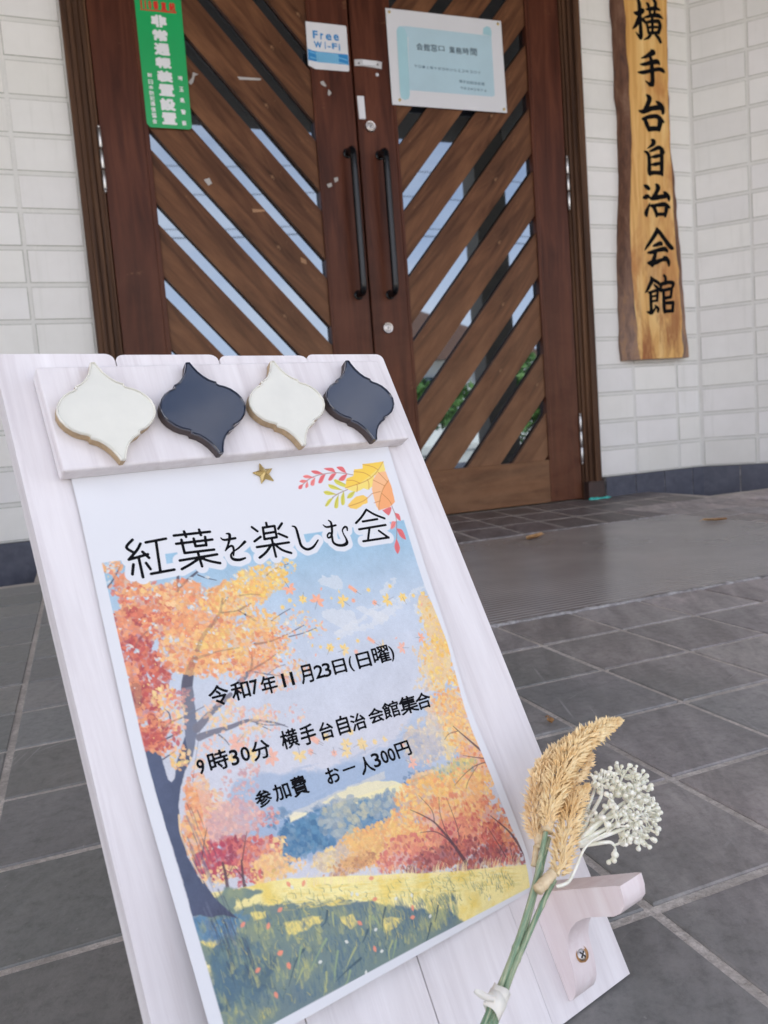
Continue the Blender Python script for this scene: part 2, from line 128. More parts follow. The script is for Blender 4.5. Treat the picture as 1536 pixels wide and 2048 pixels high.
D['whites'] = [[88.68,256.41],[91.49,257.7],[112.73,267.51],[122.78,269.55],[173.3,289.45],[130.48,282.89],[95.77,286.9],[60.56,278.14],[77.5,275.44],[95.49,276.49],[83.89,292.18],[58.1,242.1]]
D['corner'] = {"yellow":[[202.22,13.95],[185.03,14.83],[183.83,18.06],[177.26,18.36],[175.02,22.85],[169.26,24.31],[166.13,30.92],[169.32,33.11],[173.72,34.66],[180.16,32.57],[183.03,33.99],[187.56,31.69],[191.29,24.17],[201.8,21.01]],"yellow_hi":[[202.22,13.95],[185.03,14.83],[183.83,18.06],[177.26,18.36],[175.02,22.85],[169.26,24.31],[166.13,30.92],[177.1,29.22],[187.99,23.9],[196.41,19.0]],"peach":[[201.67,21.4],[195.51,21.73],[189.71,26.4],[186.25,33.9],[185.83,40.8],[185.75,46.15],[186.81,49.31],[196.19,48.01],[201.64,44.7],[202.56,33.02]],"peach_dk":[[201.58,28.18],[202.56,33.02],[201.64,44.7],[196.19,48.01],[186.81,49.31],[191.24,39.79],[196.25,32.46]],"gold":[[164.54,43.19],[168.81,39.87],[172.78,37.62],[178.59,37.42],[181.21,39.58],[180.01,43.27],[174.51,44.98],[169.76,47.1],[165.42,45.52]],"veins":[[[[202.22,13.95],[193.71,21.98],[183.48,27.44],[166.07,31.14]],0.22],[[[202.0,28.21],[194.4,35.43],[188.93,44.19],[186.81,49.31]],0.22],[[[185.43,36.92],[177.28,41.48],[164.2,44.27]],0.22],[[[192.49,36.03],[185.43,36.92]],0.22],[[[197.22,32.15],[189.46,27.16]],0.22],[[[200.64,29.69],[195.51,21.73]],0.22],[[[193.23,37.65],[197.12,42.7],[198.36,46.7]],0.22],[[[190.25,42.78],[184.86,43.77]],0.22],[[[184.98,14.99],[191.91,17.08],[195.73,19.75]],0.22],[[[176.38,19.85],[183.82,21.21],[188.28,24.32]],0.22],[[[168.79,25.81],[173.94,26.25],[178.14,28.53]],0.22],[[[174.11,34.7],[175.58,31.39],[175.89,29.11]],0.22],[[[183.96,33.69],[185.43,29.16],[185.07,26.4]],0.22]],"stems":[[[[175.21,22.25],[163.09,19.59],[150.35,20.11],[141.99,22.43],[135.55,26.33]],0.25],[[[167.98,32.23],[160.07,34.51],[154.58,36.97]],0.25],[[[198.11,47.44],[198.65,55.96],[195.79,66.25],[193.05,73.38]],0.25]],"red":[[[170.44,20.55],[169.09,15.8],[164.3,15.68],[167.24,19.14]],[[162.36,19.38],[161.03,15.98],[154.6,15.88],[158.02,18.05]],[[152.85,19.55],[148.98,16.98],[144.74,17.03],[147.45,19.5]],[[145.93,22.01],[141.32,19.54],[137.94,20.24],[139.87,21.88]],[[140.18,23.4],[136.65,22.58],[134.47,23.65],[136.71,24.95]],[[136.5,25.67],[133.26,26.49],[132.28,28.6],[134.45,28.8]],[[140.08,23.76],[137.75,26.52],[137.52,28.56],[139.74,27.44]],[[146.35,21.9],[142.67,23.98],[141.58,26.86],[144.03,27.07]],[[154.65,20.07],[150.89,20.91],[147.57,25.52],[150.2,25.75]],[[162.98,19.97],[158.87,20.41],[155.32,24.3],[158.01,24.52]],[[171.11,20.99],[166.3,22.15],[163.03,24.94],[166.82,25.64]],[[198.96,52.54],[201.92,54.03],[201.64,58.6],[199.23,56.79]],[[196.42,63.68],[200.6,65.33],[201.22,72.21],[197.42,69.46]],[[194.04,70.53],[190.44,75.99],[191.2,81.11],[194.51,77.29]],[[197.64,58.9],[194.33,58.51],[191.77,63.49],[195.55,62.45]],[[189.67,49.62],[197.43,48.15],[193.35,53.84]]],"olive":[[[167.18,28.35],[161.59,24.44],[159.43,25.02],[160.56,27.77],[166.09,30.54]],[[163.85,32.61],[158.02,28.31],[154.31,27.6],[155.7,30.73]],[[158.69,35.13],[152.98,31.98],[149.36,32.39],[151.34,34.8]],[[155.34,37.05],[151.12,38.11],[147.57,42.16],[149.93,42.04]],[[159.84,35.24],[155.82,39.32],[154.02,43.94],[156.79,43.86]],[[164.51,33.05],[160.71,37.57],[159.91,42.71],[162.67,41.51]],[[173.67,33.51],[167.84,35.25],[165.4,38.41],[169.39,38.05]]]}
D['clouds'] = [[[[183.72,97.88],[177.1,101.0],[171.43,104.67]],2.2],[[[205.43,105.67],[193.0,108.32],[184.68,112.47]],2.0],[[[184.68,112.47],[171.9,117.49],[160.79,119.01]],3],[[[190.55,108.84],[168.54,112.36],[150.88,118.03],[129.26,123.33]],1.4],[[[149.46,110.73],[156.87,115.62],[166.35,120.94]],3],[[[168.32,121.31],[148.83,123.75],[132.61,124.84]],2.5],[[[130.5,90.7],[139.53,93.05]],5],[[[192.98,119.5],[198.97,127.08]],6],[[[127.65,111.1],[140.9,117.89]],7]]
D['brush'] = [[[[1.1981,1.9206,0.00354],[1.2156,1.9189,0.00992],[1.2388,1.9314,0.01063],[1.2461,1.9359,0.00354]],[[1.2201,1.9723,0.00779],[1.2256,1.9557,0.00992],[1.2254,1.9212,0.00992],[1.2266,1.8844,0.00885],[1.2278,1.8474,0.00992],[1.2252,1.8285,0.00885],[1.2143,1.8361,0.00531],[1.2021,1.8476,0.00177]],[[1.2247,1.9088,0.00885],[1.2139,1.8879,0.00992],[1.2001,1.8691,0.00708],[1.1867,1.8583,0.00213]],[[1.2293,1.9044,0.00531],[1.2433,1.8961,0.00779],[1.2542,1.8887,0.00638]],[[1.2598,1.9635,0.00283],[1.2692,1.9584,0.00779],[1.2733,1.9441,0.00638],[1.2747,1.9393,0.00496]],[[1.2979,1.9791,0.00638],[1.3056,1.9701,0.00885],[1.3047,1.9527,0.00779],[1.3008,1.9398,0.00567]],[[1.2586,1.9399,0.00354],[1.2748,1.9417,0.00708],[1.3045,1.9489,0.0085],[1.3256,1.9451,0.00496]],[[1.2763,1.9394,0.00708],[1.2771,1.9234,0.00638]],[[1.3009,1.9423,0.00638],[1.2994,1.926,0.00638]],[[1.2455,1.9067,0.00283],[1.2635,1.912,0.00567],[1.2867,1.9196,0.00779],[1.3195,1.922,0.00885],[1.3404,1.9132,0.00283]],[[1.2867,1.9208,0.00708],[1.2871,1.896,0.00779],[1.2858,1.8536,0.00638]],[[1.2575,1.889,0.00567],[1.2855,1.8971,0.00708],[1.3184,1.9007,0.0085]],[[1.2575,1.889,0.00638],[1.2629,1.8685,0.00638],[1.2652,1.8514,0.00638]],[[1.3199,1.8997,0.0085],[1.3256,1.8828,0.00921],[1.3161,1.8568,0.00779]],[[1.2614,1.8708,0.00496],[1.2909,1.8753,0.00567],[1.3205,1.8785,0.00496]],[[1.2652,1.8514,0.00638],[1.2897,1.8527,0.00638],[1.3162,1.858,0.00638]],[[1.2764,1.8476,0.00708],[1.2642,1.8326,0.00638],[1.241,1.8227,0.00213]],[[1.2992,1.8475,0.00496],[1.3151,1.8366,0.0085],[1.3242,1.8226,0.00779]]],[[[1.2779,1.7828,0.00708],[1.2858,1.7774,0.01133],[1.269,1.7695,0.00992],[1.2456,1.7572,0.00638],[1.2242,1.7497,0.00213]],[[1.218,1.7259,0.00283],[1.2375,1.7277,0.00708],[1.2672,1.7355,0.0085],[1.3037,1.7439,0.00992],[1.3147,1.7336,0.00354]],[[1.205,1.6941,0.00283],[1.2294,1.6958,0.00779],[1.2623,1.7037,0.00779],[1.3088,1.7155,0.00779],[1.3285,1.7122,0.00921],[1.3397,1.7051,0.00283]],[[1.2655,1.7641,0.00638],[1.2743,1.7449,0.00921],[1.276,1.715,0.01063],[1.2773,1.6774,0.01063],[1.2728,1.6543,0.01133],[1.2596,1.6532,0.00779],[1.2407,1.6642,0.00213]]],[[[1.2427,1.6097,0.00397],[1.2553,1.6006,0.01077],[1.2561,1.5905,0.01133],[1.2431,1.5673,0.0102],[1.2346,1.5546,0.0102]],[[1.2016,1.5457,0.0034],[1.2183,1.5433,0.0085],[1.2369,1.5487,0.0102],[1.2636,1.5587,0.00963],[1.2902,1.5638,0.0102],[1.306,1.5639,0.0085]],[[1.2888,1.5886,0.00227],[1.3017,1.5819,0.00907],[1.3169,1.5688,0.01275],[1.3241,1.553,0.0102],[1.321,1.5446,0.00623]],[[1.2168,1.5149,0.00397],[1.2297,1.5118,0.0085],[1.2392,1.4942,0.01077],[1.2486,1.4745,0.00793]],[[1.2194,1.5151,0.00567],[1.2513,1.5254,0.0085],[1.2884,1.5301,0.00907],[1.3065,1.5212,0.01133],[1.3245,1.5101,0.0051]],[[1.3088,1.5152,0.01303],[1.3025,1.4943,0.0119],[1.2989,1.4778,0.00793]],[[1.2488,1.4776,0.0102],[1.2727,1.4811,0.0102],[1.2992,1.4819,0.00963]]],[[[1.2585,1.4364,0.00397],[1.2699,1.4289,0.01133],[1.2614,1.4162,0.00793],[1.2478,1.4082,0.00453],[1.2355,1.4004,0.0017]],[[1.2482,1.3909,0.00397],[1.2683,1.3982,0.00737],[1.2927,1.4077,0.0085],[1.3084,1.4025,0.00963],[1.3171,1.3906,0.0085]],[[1.2205,1.3883,0.0034],[1.2334,1.385,0.00737],[1.2419,1.3722,0.00907],[1.243,1.3436,0.00963],[1.2414,1.3127,0.00963],[1.2446,1.2985,0.00567]],[[1.3083,1.4004,0.00963],[1.3079,1.3674,0.0102],[1.3058,1.3261,0.0102],[1.3071,1.2993,0.0051]],[[1.2535,1.3677,0.00283],[1.2749,1.3719,0.00793],[1.2991,1.3773,0.0068]],[[1.252,1.3379,0.0034],[1.2733,1.341,0.00793],[1.2975,1.3463,0.00623]],[[1.2423,1.3046,0.00963],[1.2716,1.308,0.0085],[1.3035,1.3074,0.00963]]],[[[1.2133,1.2544,0.00453],[1.2262,1.2488,0.0102],[1.2364,1.243,0.00737]],[[1.2042,1.2058,0.0034],[1.2188,1.2094,0.0102],[1.2309,1.2129,0.0068],[1.2423,1.204,0.0051]],[[1.2373,1.1853,0.00227],[1.2285,1.1685,0.0068],[1.2167,1.1454,0.0102],[1.2188,1.134,0.0051]],[[1.2719,1.262,0.0034],[1.2819,1.251,0.0119],[1.2786,1.2385,0.0102],[1.2671,1.2215,0.00963],[1.2558,1.2087,0.00907]],[[1.2449,1.2031,0.00623],[1.2663,1.207,0.00963],[1.2987,1.2133,0.00963],[1.3176,1.215,0.0085]],[[1.3091,1.2334,0.00227],[1.3208,1.2255,0.00963],[1.3337,1.2135,0.0102],[1.3358,1.2021,0.00623]],[[1.2408,1.175,0.00453],[1.254,1.1734,0.00907],[1.2662,1.153,0.00907],[1.2692,1.1344,0.00567]],[[1.2541,1.1755,0.00623],[1.2863,1.1806,0.0085],[1.316,1.1826,0.00963],[1.337,1.1718,0.00623]],[[1.3223,1.1755,0.01077],[1.3186,1.1545,0.00963],[1.3136,1.1356,0.00623]],[[1.2683,1.1416,0.00737],[1.2925,1.1433,0.00737],[1.314,1.1439,0.00793]]],[[[1.2704,1.0802,0.00907],[1.2589,1.0632,0.0102],[1.2361,1.0357,0.0085],[1.2164,1.0146,0.0068],[1.2023,0.9977,0.00227]],[[1.2679,1.0822,0.00793],[1.2832,1.0679,0.00963],[1.3036,1.0452,0.00963],[1.3241,1.0224,0.01077],[1.3397,1.0089,0.0102],[1.3518,1.0054,0.00227]],[[1.2457,1.015,0.00397],[1.2619,1.0194,0.00793],[1.2838,1.026,0.00907],[1.2889,1.0219,0.00737]],[[1.2163,0.9874,0.00397],[1.239,0.9898,0.0085],[1.2716,0.9985,0.0085],[1.3042,1.0031,0.0102],[1.3173,0.9949,0.00623]],[[1.2577,0.99,0.00737],[1.2515,0.9731,0.00963],[1.2425,0.9542,0.01077],[1.2364,0.9394,0.0102]],[[1.2141,0.9466,0.00397],[1.2314,0.9457,0.01133],[1.2584,0.9501,0.0102],[1.2857,0.9587,0.00793],[1.3074,0.961,0.0085]],[[1.2971,0.9715,0.00397],[1.3104,0.9652,0.00963],[1.3218,0.9505,0.00963],[1.3225,0.9357,0.0051]]],[[[1.2287,0.8881,0.00574],[1.2311,0.8763,0.00956],[1.2196,0.8573,0.00893],[1.2066,0.8384,0.00701],[1.1955,0.8267,0.00255]],[[1.2328,0.881,0.00765],[1.2534,0.8715,0.00765],[1.2667,0.8643,0.00765]],[[1.2407,0.8596,0.00319],[1.2552,0.8477,0.00701],[1.2668,0.8381,0.00638]],[[1.2119,0.8266,0.00446],[1.2301,0.83,0.00638],[1.2546,0.8358,0.00638]],[[1.2223,0.8241,0.00765],[1.2223,0.7956,0.00829],[1.222,0.7599,0.00829],[1.2197,0.7456,0.00829]],[[1.259,0.8334,0.00765],[1.256,0.8048,0.00701],[1.2539,0.7929,0.00574]],[[1.2261,0.8098,0.0051],[1.2535,0.8144,0.0051]],[[1.2251,0.7908,0.0051],[1.2524,0.7941,0.0051]],[[1.2018,0.7483,0.00319],[1.2196,0.7444,0.00893],[1.232,0.7502,0.00638],[1.2417,0.762,0.0051]],[[1.2423,0.7739,0.00383],[1.2568,0.7618,0.00765],[1.2562,0.7498,0.00638]],[[1.2956,0.8952,0.00701],[1.3028,0.8857,0.00765],[1.3004,0.869,0.00765]],[[1.2679,0.8595,0.00574],[1.2863,0.8619,0.00829],[1.3172,0.8678,0.00829],[1.3416,0.8641,0.00893],[1.3378,0.8497,0.00701]],[[1.2769,0.8571,0.00829],[1.2757,0.8333,0.00701]],[[1.2895,0.8356,0.00765],[1.2895,0.8045,0.00829],[1.2893,0.7709,0.00893],[1.2911,0.7469,0.00765]],[[1.2911,0.8356,0.00701],[1.3312,0.8425,0.00765]],[[1.3327,0.8401,0.00765],[1.3265,0.8089,0.00701]],[[1.2955,0.8032,0.00701],[1.3264,0.8077,0.00701]],[[1.2945,0.7829,0.00701],[1.3376,0.7848,0.00829]],[[1.3375,0.7824,0.00829],[1.3329,0.7511,0.00829]],[[1.2928,0.7493,0.00765],[1.3329,0.7511,0.00765]]]]
D['nb_left'] = [[1.1193,2.0174],[1.1192,1.912],[1.1248,1.7131],[1.1266,1.4432],[1.1258,1.3064],[1.1071,1.0986],[1.0957,0.9591],[1.0878,0.6015],[1.0891,0.6362],[1.0918,0.5486]]
D['nb_ridge'] = [[1.1451,2.0007],[1.1563,1.8974],[1.1586,1.6329],[1.1604,1.4315],[1.1503,1.2952],[1.1367,1.1579],[1.1314,0.9507],[1.1401,0.7408],[1.1498,0.5947],[1.1505,0.6293],[1.1592,0.5521]]
D['nb_right'] = [[1.3729,2.029],[1.3686,1.854],[1.3628,1.6499],[1.3625,1.4091],[1.3755,1.3054],[1.3863,1.0593],[1.3949,0.9525],[1.4059,0.7364],[1.4147,0.586],[1.4107,0.6375],[1.417,0.5556]]
D['nb_rr'] = [[1.3667,2.0282],[1.3605,1.8532],[1.3538,1.6491],[1.3534,1.4086],[1.3573,1.3046],[1.3594,1.1646],[1.3672,0.9524],[1.3845,0.7368],[1.3866,0.5869],[1.3771,0.6385],[1.3798,0.5569]]
D['green'] = [[-0.7265,1.7727],[-0.58,1.7905],[-0.5837,1.3817],[-0.5919,1.3739],[-0.7168,1.373],[-0.7269,1.3846]]
D['g_main'] = [[-0.6567,1.7045,0.0486,0.0379],[-0.657,1.6606,0.047,0.0354],[-0.6554,1.6183,0.0483,0.0378],[-0.6552,1.5768,0.0494,0.034],[-0.6548,1.5346,0.0484,0.0355],[-0.6539,1.4922,0.0484,0.037],[-0.6542,1.4476,0.0483,0.0384],[-0.6539,1.4039,0.0475,0.0379]]
D['g_left'] = [[-0.7021,1.535,0.0147,0.0129],[-0.7018,1.5142,0.014,0.014],[-0.7022,1.4974,0.0147,0.013],[-0.7018,1.4797,0.015,0.014],[-0.7016,1.4634,0.0154,0.0141],[-0.7019,1.4471,0.0148,0.0142],[-0.7018,1.4292,0.0149,0.0152],[-0.7015,1.4114,0.0149,0.0163],[-0.7014,1.3924,0.0137,0.0154]]
D['g_right'] = [[-0.6065,1.5336,0.015,0.0141],[-0.6062,1.4992,0.0149,0.0152],[-0.6066,1.4641,0.0147,0.0154],[-0.6068,1.4279,0.0154,0.0154],[-0.6074,1.3926,0.0148,0.0156]]
D['g_red'] = [[-0.7064,1.7518,0.0052,0.0282],[-0.6938,1.7513,0.0044,0.0264],[-0.68,1.7519,0.0096,0.0258],[-0.6615,1.7526,0.0179,0.0259],[-0.6368,1.7525,0.018,0.026],[-0.6103,1.7536,0.0192,0.026]]
D['g_bar'] = [[-0.7111,1.7358],[-0.5976,1.7403],[-0.5992,1.7347],[-0.7114,1.7328]]
D['wifi'] = [[-0.1621,1.7591],[-0.0166,1.7604],[-0.0135,1.7544],[-0.0144,1.6121],[-0.0191,1.607],[-0.1405,1.605],[-0.1648,1.6153]]
D['wifi_band'] = [[-0.1619,1.6696],[-0.1445,1.6651],[-0.1263,1.6637],[-0.0156,1.664],[-0.0155,1.6289],[-0.055,1.6295],[-0.1248,1.6282],[-0.1633,1.633]]
D['wifi_pale'] = [[-0.1335,1.6617],[-0.0512,1.6624],[-0.0553,1.6282],[-0.1249,1.629]]
D['wifi_text'] = [[-0.1305,1.7192,0.0183,0.0262],[-0.1074,1.7153,0.0108,0.0208],[-0.0825,1.7153,0.0214,0.0209],[-0.0545,1.717,0.0191,0.0216],[-0.1237,1.6865,0.0291,0.0211],[-0.0972,1.6871,0.0037,0.0238],[-0.083,1.6832,0.0112,0.0041],[-0.0629,1.6873,0.0192,0.0202],[-0.0455,1.6854,0.0051,0.0227]]
D['plate'] = [[0.0064,1.6494],[0.0317,1.6529],[0.0896,1.6526],[0.1113,1.6507],[0.1081,1.6267],[0.0851,1.6278],[0.0322,1.6305],[0.0057,1.628]]
D['label'] = [[0.0074,1.5272],[0.0327,1.5281],[0.0334,1.4502],[0.0093,1.4496]]
D['plug'] = [[0.0915,1.6076]]
D['scraps'] = [[[-0.1255,1.5644],[-0.1135,1.5697],[-0.1033,1.5536],[-0.1083,1.55],[-0.1206,1.5553]],[[-0.0973,1.5424],[-0.0919,1.5376],[-0.0867,1.5306],[-0.0958,1.5203],[-0.1011,1.5262]],[[-0.4143,1.5586],[-0.3333,1.5598],[-0.3371,1.5536],[-0.409,1.5497]],[[-0.5619,1.56],[-0.5447,1.5541],[-0.557,1.549],[-0.5638,1.5283],[-0.573,1.519],[-0.5799,1.527],[-0.5666,1.5424]],[[-0.1316,1.2193],[-0.1141,1.2262],[-0.1118,1.2139],[-0.1258,1.2083]],[[-0.1026,1.2423],[-0.0887,1.246],[-0.0877,1.2336],[-0.1005,1.2268]],[[-0.5598,1.2182],[-0.5411,1.2249],[-0.5337,1.2075],[-0.5466,1.1994]],[[-0.4053,1.1286],[-0.3643,1.1268],[-0.3616,1.1208],[-0.4033,1.1166]],[[-0.2488,0.969],[-0.2297,0.9598],[-0.2278,0.9442],[-0.2472,0.9503]]]
D['notice'] = [[0.1402,1.8375],[0.6121,1.8453],[0.6157,1.5128],[0.1404,1.5074]]
D['n_body'] = [[0.1787,1.77],[0.1881,1.7806],[0.2176,1.7838],[0.566,1.7866],[0.5659,1.5729],[0.556,1.5673],[0.2121,1.563],[0.2216,1.7475],[0.1804,1.7492]]
D['n_roll'] = [[0.1773,1.7636],[0.1913,1.7801],[0.2098,1.7746],[0.2154,1.7587],[0.2179,1.7469],[0.2123,1.5461],[0.2059,1.5318],[0.1899,1.5266],[0.1766,1.5341],[0.1742,1.5552]]
D['n_roll2'] = [[0.5303,1.7889],[0.5337,1.8111],[0.5494,1.8203],[0.5641,1.816],[0.568,1.8023],[0.5668,1.7864]]
D['n_t1'] = [[0.2642,1.7181,0.0261,0.0247],[0.2932,1.718,0.0245,0.025],[0.3225,1.7194,0.0265,0.0249],[0.3529,1.7201,0.0237,0.0176],[0.3962,1.7197,0.0236,0.0239],[0.4243,1.7194,0.0256,0.0238],[0.4537,1.7208,0.0258,0.0239],[0.4861,1.7216,0.0278,0.0254]]
D['n_t2'] = [[0.2438,1.6484,0.0115,0.0096],[0.2596,1.6485,0.0115,0.0096],[0.2754,1.6485,0.0116,0.0096],[0.2913,1.6486,0.0116,0.0097],[0.3073,1.6486,0.0117,0.0097],[0.3233,1.6487,0.0117,0.0097],[0.3394,1.6487,0.0118,0.0097],[0.3556,1.6488,0.0118,0.0097],[0.3718,1.6488,0.0119,0.0098],[0.3881,1.6489,0.012,0.0098],[0.4045,1.6489,0.012,0.0098],[0.4209,1.649,0.0121,0.0098],[0.4374,1.649,0.0121,0.0098],[0.4539,1.6491,0.0122,0.0099],[0.4706,1.6491,0.0122,0.0099],[0.4872,1.6492,0.0123,0.0099],[0.504,1.6492,0.0123,0.0099],[0.5208,1.6493,0.0124,0.0099]]
D['n_t3'] = [[0.4241,1.6112,0.0131,0.0114],[0.4395,1.611,0.0131,0.0114],[0.455,1.6107,0.0132,0.0114],[0.4705,1.6105,0.0132,0.0114],[0.4861,1.6102,0.0133,0.0115],[0.5017,1.61,0.0134,0.0115],[0.5174,1.6097,0.0134,0.0115]]
D['n_t4'] = [[0.4264,1.588,0.0104,0.0085],[0.4404,1.5877,0.0104,0.0085],[0.4544,1.5874,0.0105,0.0086],[0.4684,1.5871,0.0105,0.0086],[0.4825,1.5868,0.0105,0.0086],[0.4967,1.5865,0.0106,0.0086],[0.5109,1.5862,0.0106,0.0086],[0.5251,1.5859,0.0107,0.0086]]
D['plumes'] = [[[-0.0608,0.1007,0.048,0.003],[-0.0533,0.1085,0.047,0.0062],[-0.0448,0.1162,0.047,0.0072],[-0.0348,0.1245,0.048,0.0078],[-0.0248,0.1304,0.049,0.008],[-0.0111,0.1353,0.051,0.007],[0.0012,0.1375,0.053,0.0055],[0.0124,0.1379,0.054,0.0035],[0.0198,0.138,0.055,0.001]],[[-0.0618,0.0968,0.04,0.004],[-0.0597,0.1049,0.038,0.0055],[-0.0528,0.1115,0.036,0.0065],[-0.0458,0.1191,0.036,0.0065],[-0.0396,0.127,0.037,0.006],[-0.0304,0.1321,0.039,0.0055],[-0.019,0.1358,0.041,0.0045],[-0.007,0.14,0.043,0.001]],[[-0.072,0.0811,0.056,0.005],[-0.0633,0.086,0.054,0.0068],[-0.0546,0.093,0.052,0.0068],[-0.0445,0.0999,0.05,0.0065],[-0.0358,0.1058,0.049,0.0055],[-0.0255,0.1096,0.048,0.0035],[-0.0199,0.1114,0.048,0.001]],[[-0.0451,0.1008,0.044,0.004],[-0.0363,0.1104,0.043,0.0065],[-0.0274,0.1184,0.043,0.0065],[-0.0158,0.1229,0.044,0.006],[-0.0056,0.1271,0.045,0.003]]]
D['pods'] = [[[-0.0887,0.0803,0.058,0.0026],[-0.0824,0.0814,0.057,0.003],[-0.0746,0.0829,0.056,0.003]],[[-0.0652,0.094,0.042,0.0026],[-0.0617,0.0975,0.041,0.003],[-0.0586,0.1008,0.04,0.003]],[[-0.0608,0.1007,0.048,0.0026],[-0.0549,0.1047,0.047,0.0026],[-0.0494,0.1091,0.046,0.0022]],[[-0.0721,0.087,0.041,0.0016],[-0.0663,0.0933,0.04,0.0016],[-0.0623,0.097,0.04,0.0014]]]
D['stems'] = [[[-0.0627,0.1006,0.049,0.0021],[-0.0704,0.0939,0.05,0.0022],[-0.0858,0.0818,0.053,0.0023],[-0.1027,0.0678,0.053,0.0024],[-0.1141,0.0586,0.052,0.0025],[-0.1272,0.0494,0.051,0.0026],[-0.1395,0.0405,0.049,0.0027],[-0.147,0.0344,0.047,0.0027]],[[-0.0591,0.0969,0.046,0.0017],[-0.0688,0.0902,0.048,0.0018],[-0.083,0.0808,0.0515,0.002],[-0.0982,0.0682,0.052,0.0021],[-0.1108,0.0579,0.051,0.0022],[-0.1247,0.0483,0.051,0.0023],[-0.1366,0.0391,0.049,0.0024],[-0.1438,0.0329,0.047,0.0024]],[[-0.0755,0.08,0.057,0.0021],[-0.0821,0.0763,0.056,0.0022],[-0.0943,0.0688,0.055,0.0022],[-0.1062,0.0611,0.054,0.0023],[-0.1154,0.0549,0.053,0.0023],[-0.1252,0.0478,0.0525,0.0024],[-0.1348,0.0383,0.05,0.0024],[-0.142,0.0321,0.048,0.0024]]]
D['tie'] = [[-0.1296,0.0477,0.0515,0.0062],[-0.1323,0.044,0.0505,0.0066],[-0.1318,0.0411,0.05,0.0058]]
D['tie_axis'] = [[-0.1262,0.049,0.052],[-0.135,0.0436,0.051]]
D['tail'] = [[-0.1346,0.0489,0.0555,0.0012],[-0.1394,0.0522,0.0575,0.0015],[-0.1436,0.0559,0.0595,0.0014],[-0.1467,0.0584,0.061,0.0007]]
D['spray'] = [[[-0.0802,0.0783,0.062],[-0.0771,0.0778,0.064],[-0.0703,0.0776,0.062],[-0.0622,0.081,0.061],[-0.053,0.0858,0.06],[-0.0442,0.0877,0.059],[-0.0287,0.0874,0.057],[-0.0164,0.0877,0.055]],[[-0.046,0.0888,0.05],[-0.0334,0.0944,0.049],[-0.0205,0.0998,0.048],[-0.011,0.104,0.047],[-0.0065,0.1092,0.046]],[[-0.048,0.0889,0.052],[-0.0276,0.0939,0.051],[-0.0117,0.0976,0.049],[0.0009,0.102,0.047],[0.0116,0.1072,0.046]],[[-0.0483,0.0889,0.053],[-0.0282,0.0921,0.053],[-0.007,0.0948,0.051],[0.0108,0.0956,0.049],[0.0188,0.0987,0.048]],[[-0.0495,0.0888,0.054],[-0.0297,0.0889,0.055],[-0.0091,0.0878,0.055],[0.0071,0.0859,0.054]],[[-0.0491,0.0883,0.054],[-0.0298,0.0862,0.056],[-0.0114,0.0841,0.056],[0.0002,0.0817,0.056]],[[-0.0476,0.0875,0.052],[-0.0359,0.0844,0.053],[-0.0264,0.0817,0.054],[-0.0239,0.0791,0.054]],[[-0.0442,0.0883,0.048],[-0.032,0.096,0.046],[-0.0183,0.1032,0.044],[-0.0109,0.1074,0.043]],[[-0.0466,0.0885,0.051],[-0.0333,0.0935,0.056],[-0.0188,0.0935,0.058],[-0.0065,0.0946,0.058]]]
D['balls'] = [[0.015,0.1094,0.046],[0.015,0.1062,0.048],[0.0231,0.1063,0.045],[0.0255,0.1036,0.046],[0.0243,0.0994,0.048],[0.0124,0.1106,0.044],[0.0014,0.1104,0.046],[-0.0042,0.1116,0.044],[0.0012,0.1073,0.048],[0.002,0.1103,0.043],[-0.0089,0.1105,0.043],[-0.003,0.1101,0.045],[0.0182,0.0974,0.049],[0.0153,0.0949,0.051],[0.0041,0.0969,0.049],[-0.0034,0.1008,0.052],[0.0177,0.0917,0.05],[0.0176,0.0886,0.052],[0.0213,0.0863,0.049],[0.0205,0.0843,0.052],[0.0115,0.087,0.055],[0.0154,0.0812,0.053],[0.0114,0.0777,0.055],[0.0014,0.0782,0.056],[-0.0016,0.0753,0.055],[-0.0051,0.0743,0.056],[-0.0086,0.0794,0.057],[-0.0162,0.0813,0.056],[-0.0186,0.0792,0.055],[-0.0271,0.075,0.055],[-0.016,0.0776,0.053],[-0.0078,0.0913,0.059],[-0.0023,0.0923,0.058],[-0.0127,0.0911,0.06],[-0.0199,0.0954,0.06],[-0.0282,0.0913,0.06],[-0.0053,0.0872,0.06],[0.0092,0.1016,0.05],[0.0113,0.0981,0.05],[-0.0036,0.1049,0.05],[-0.0112,0.106,0.047],[-0.0227,0.0969,0.045],[-0.029,0.0979,0.047],[-0.0103,0.0947,0.06],[0.0185,0.1009,0.047],[0.0154,0.1059,0.046],[-0.0143,0.0995,0.055],[0.0046,0.0902,0.056],[-0.0214,0.0889,0.06],[-0.009,0.0847,0.058],[0.0092,0.0937,0.053],[0.004,0.1034,0.049],[-0.0049,0.1067,0.047],[0.0022,0.0957,0.055],[0.0047,0.0828,0.056],[0.0107,0.0841,0.055],[-0.0246,0.0947,0.05]]
D['screw'] = [-0.0428,0.0288,0.0145]

# ------------------------------------------------------------------ helpers
def srgb(r, g, b):
    f = lambda v: v / 12.92 if v <= 0.04045 else ((v + 0.055) / 1.055) ** 2.4
    return (f(r / 255), f(g / 255), f(b / 255), 1)

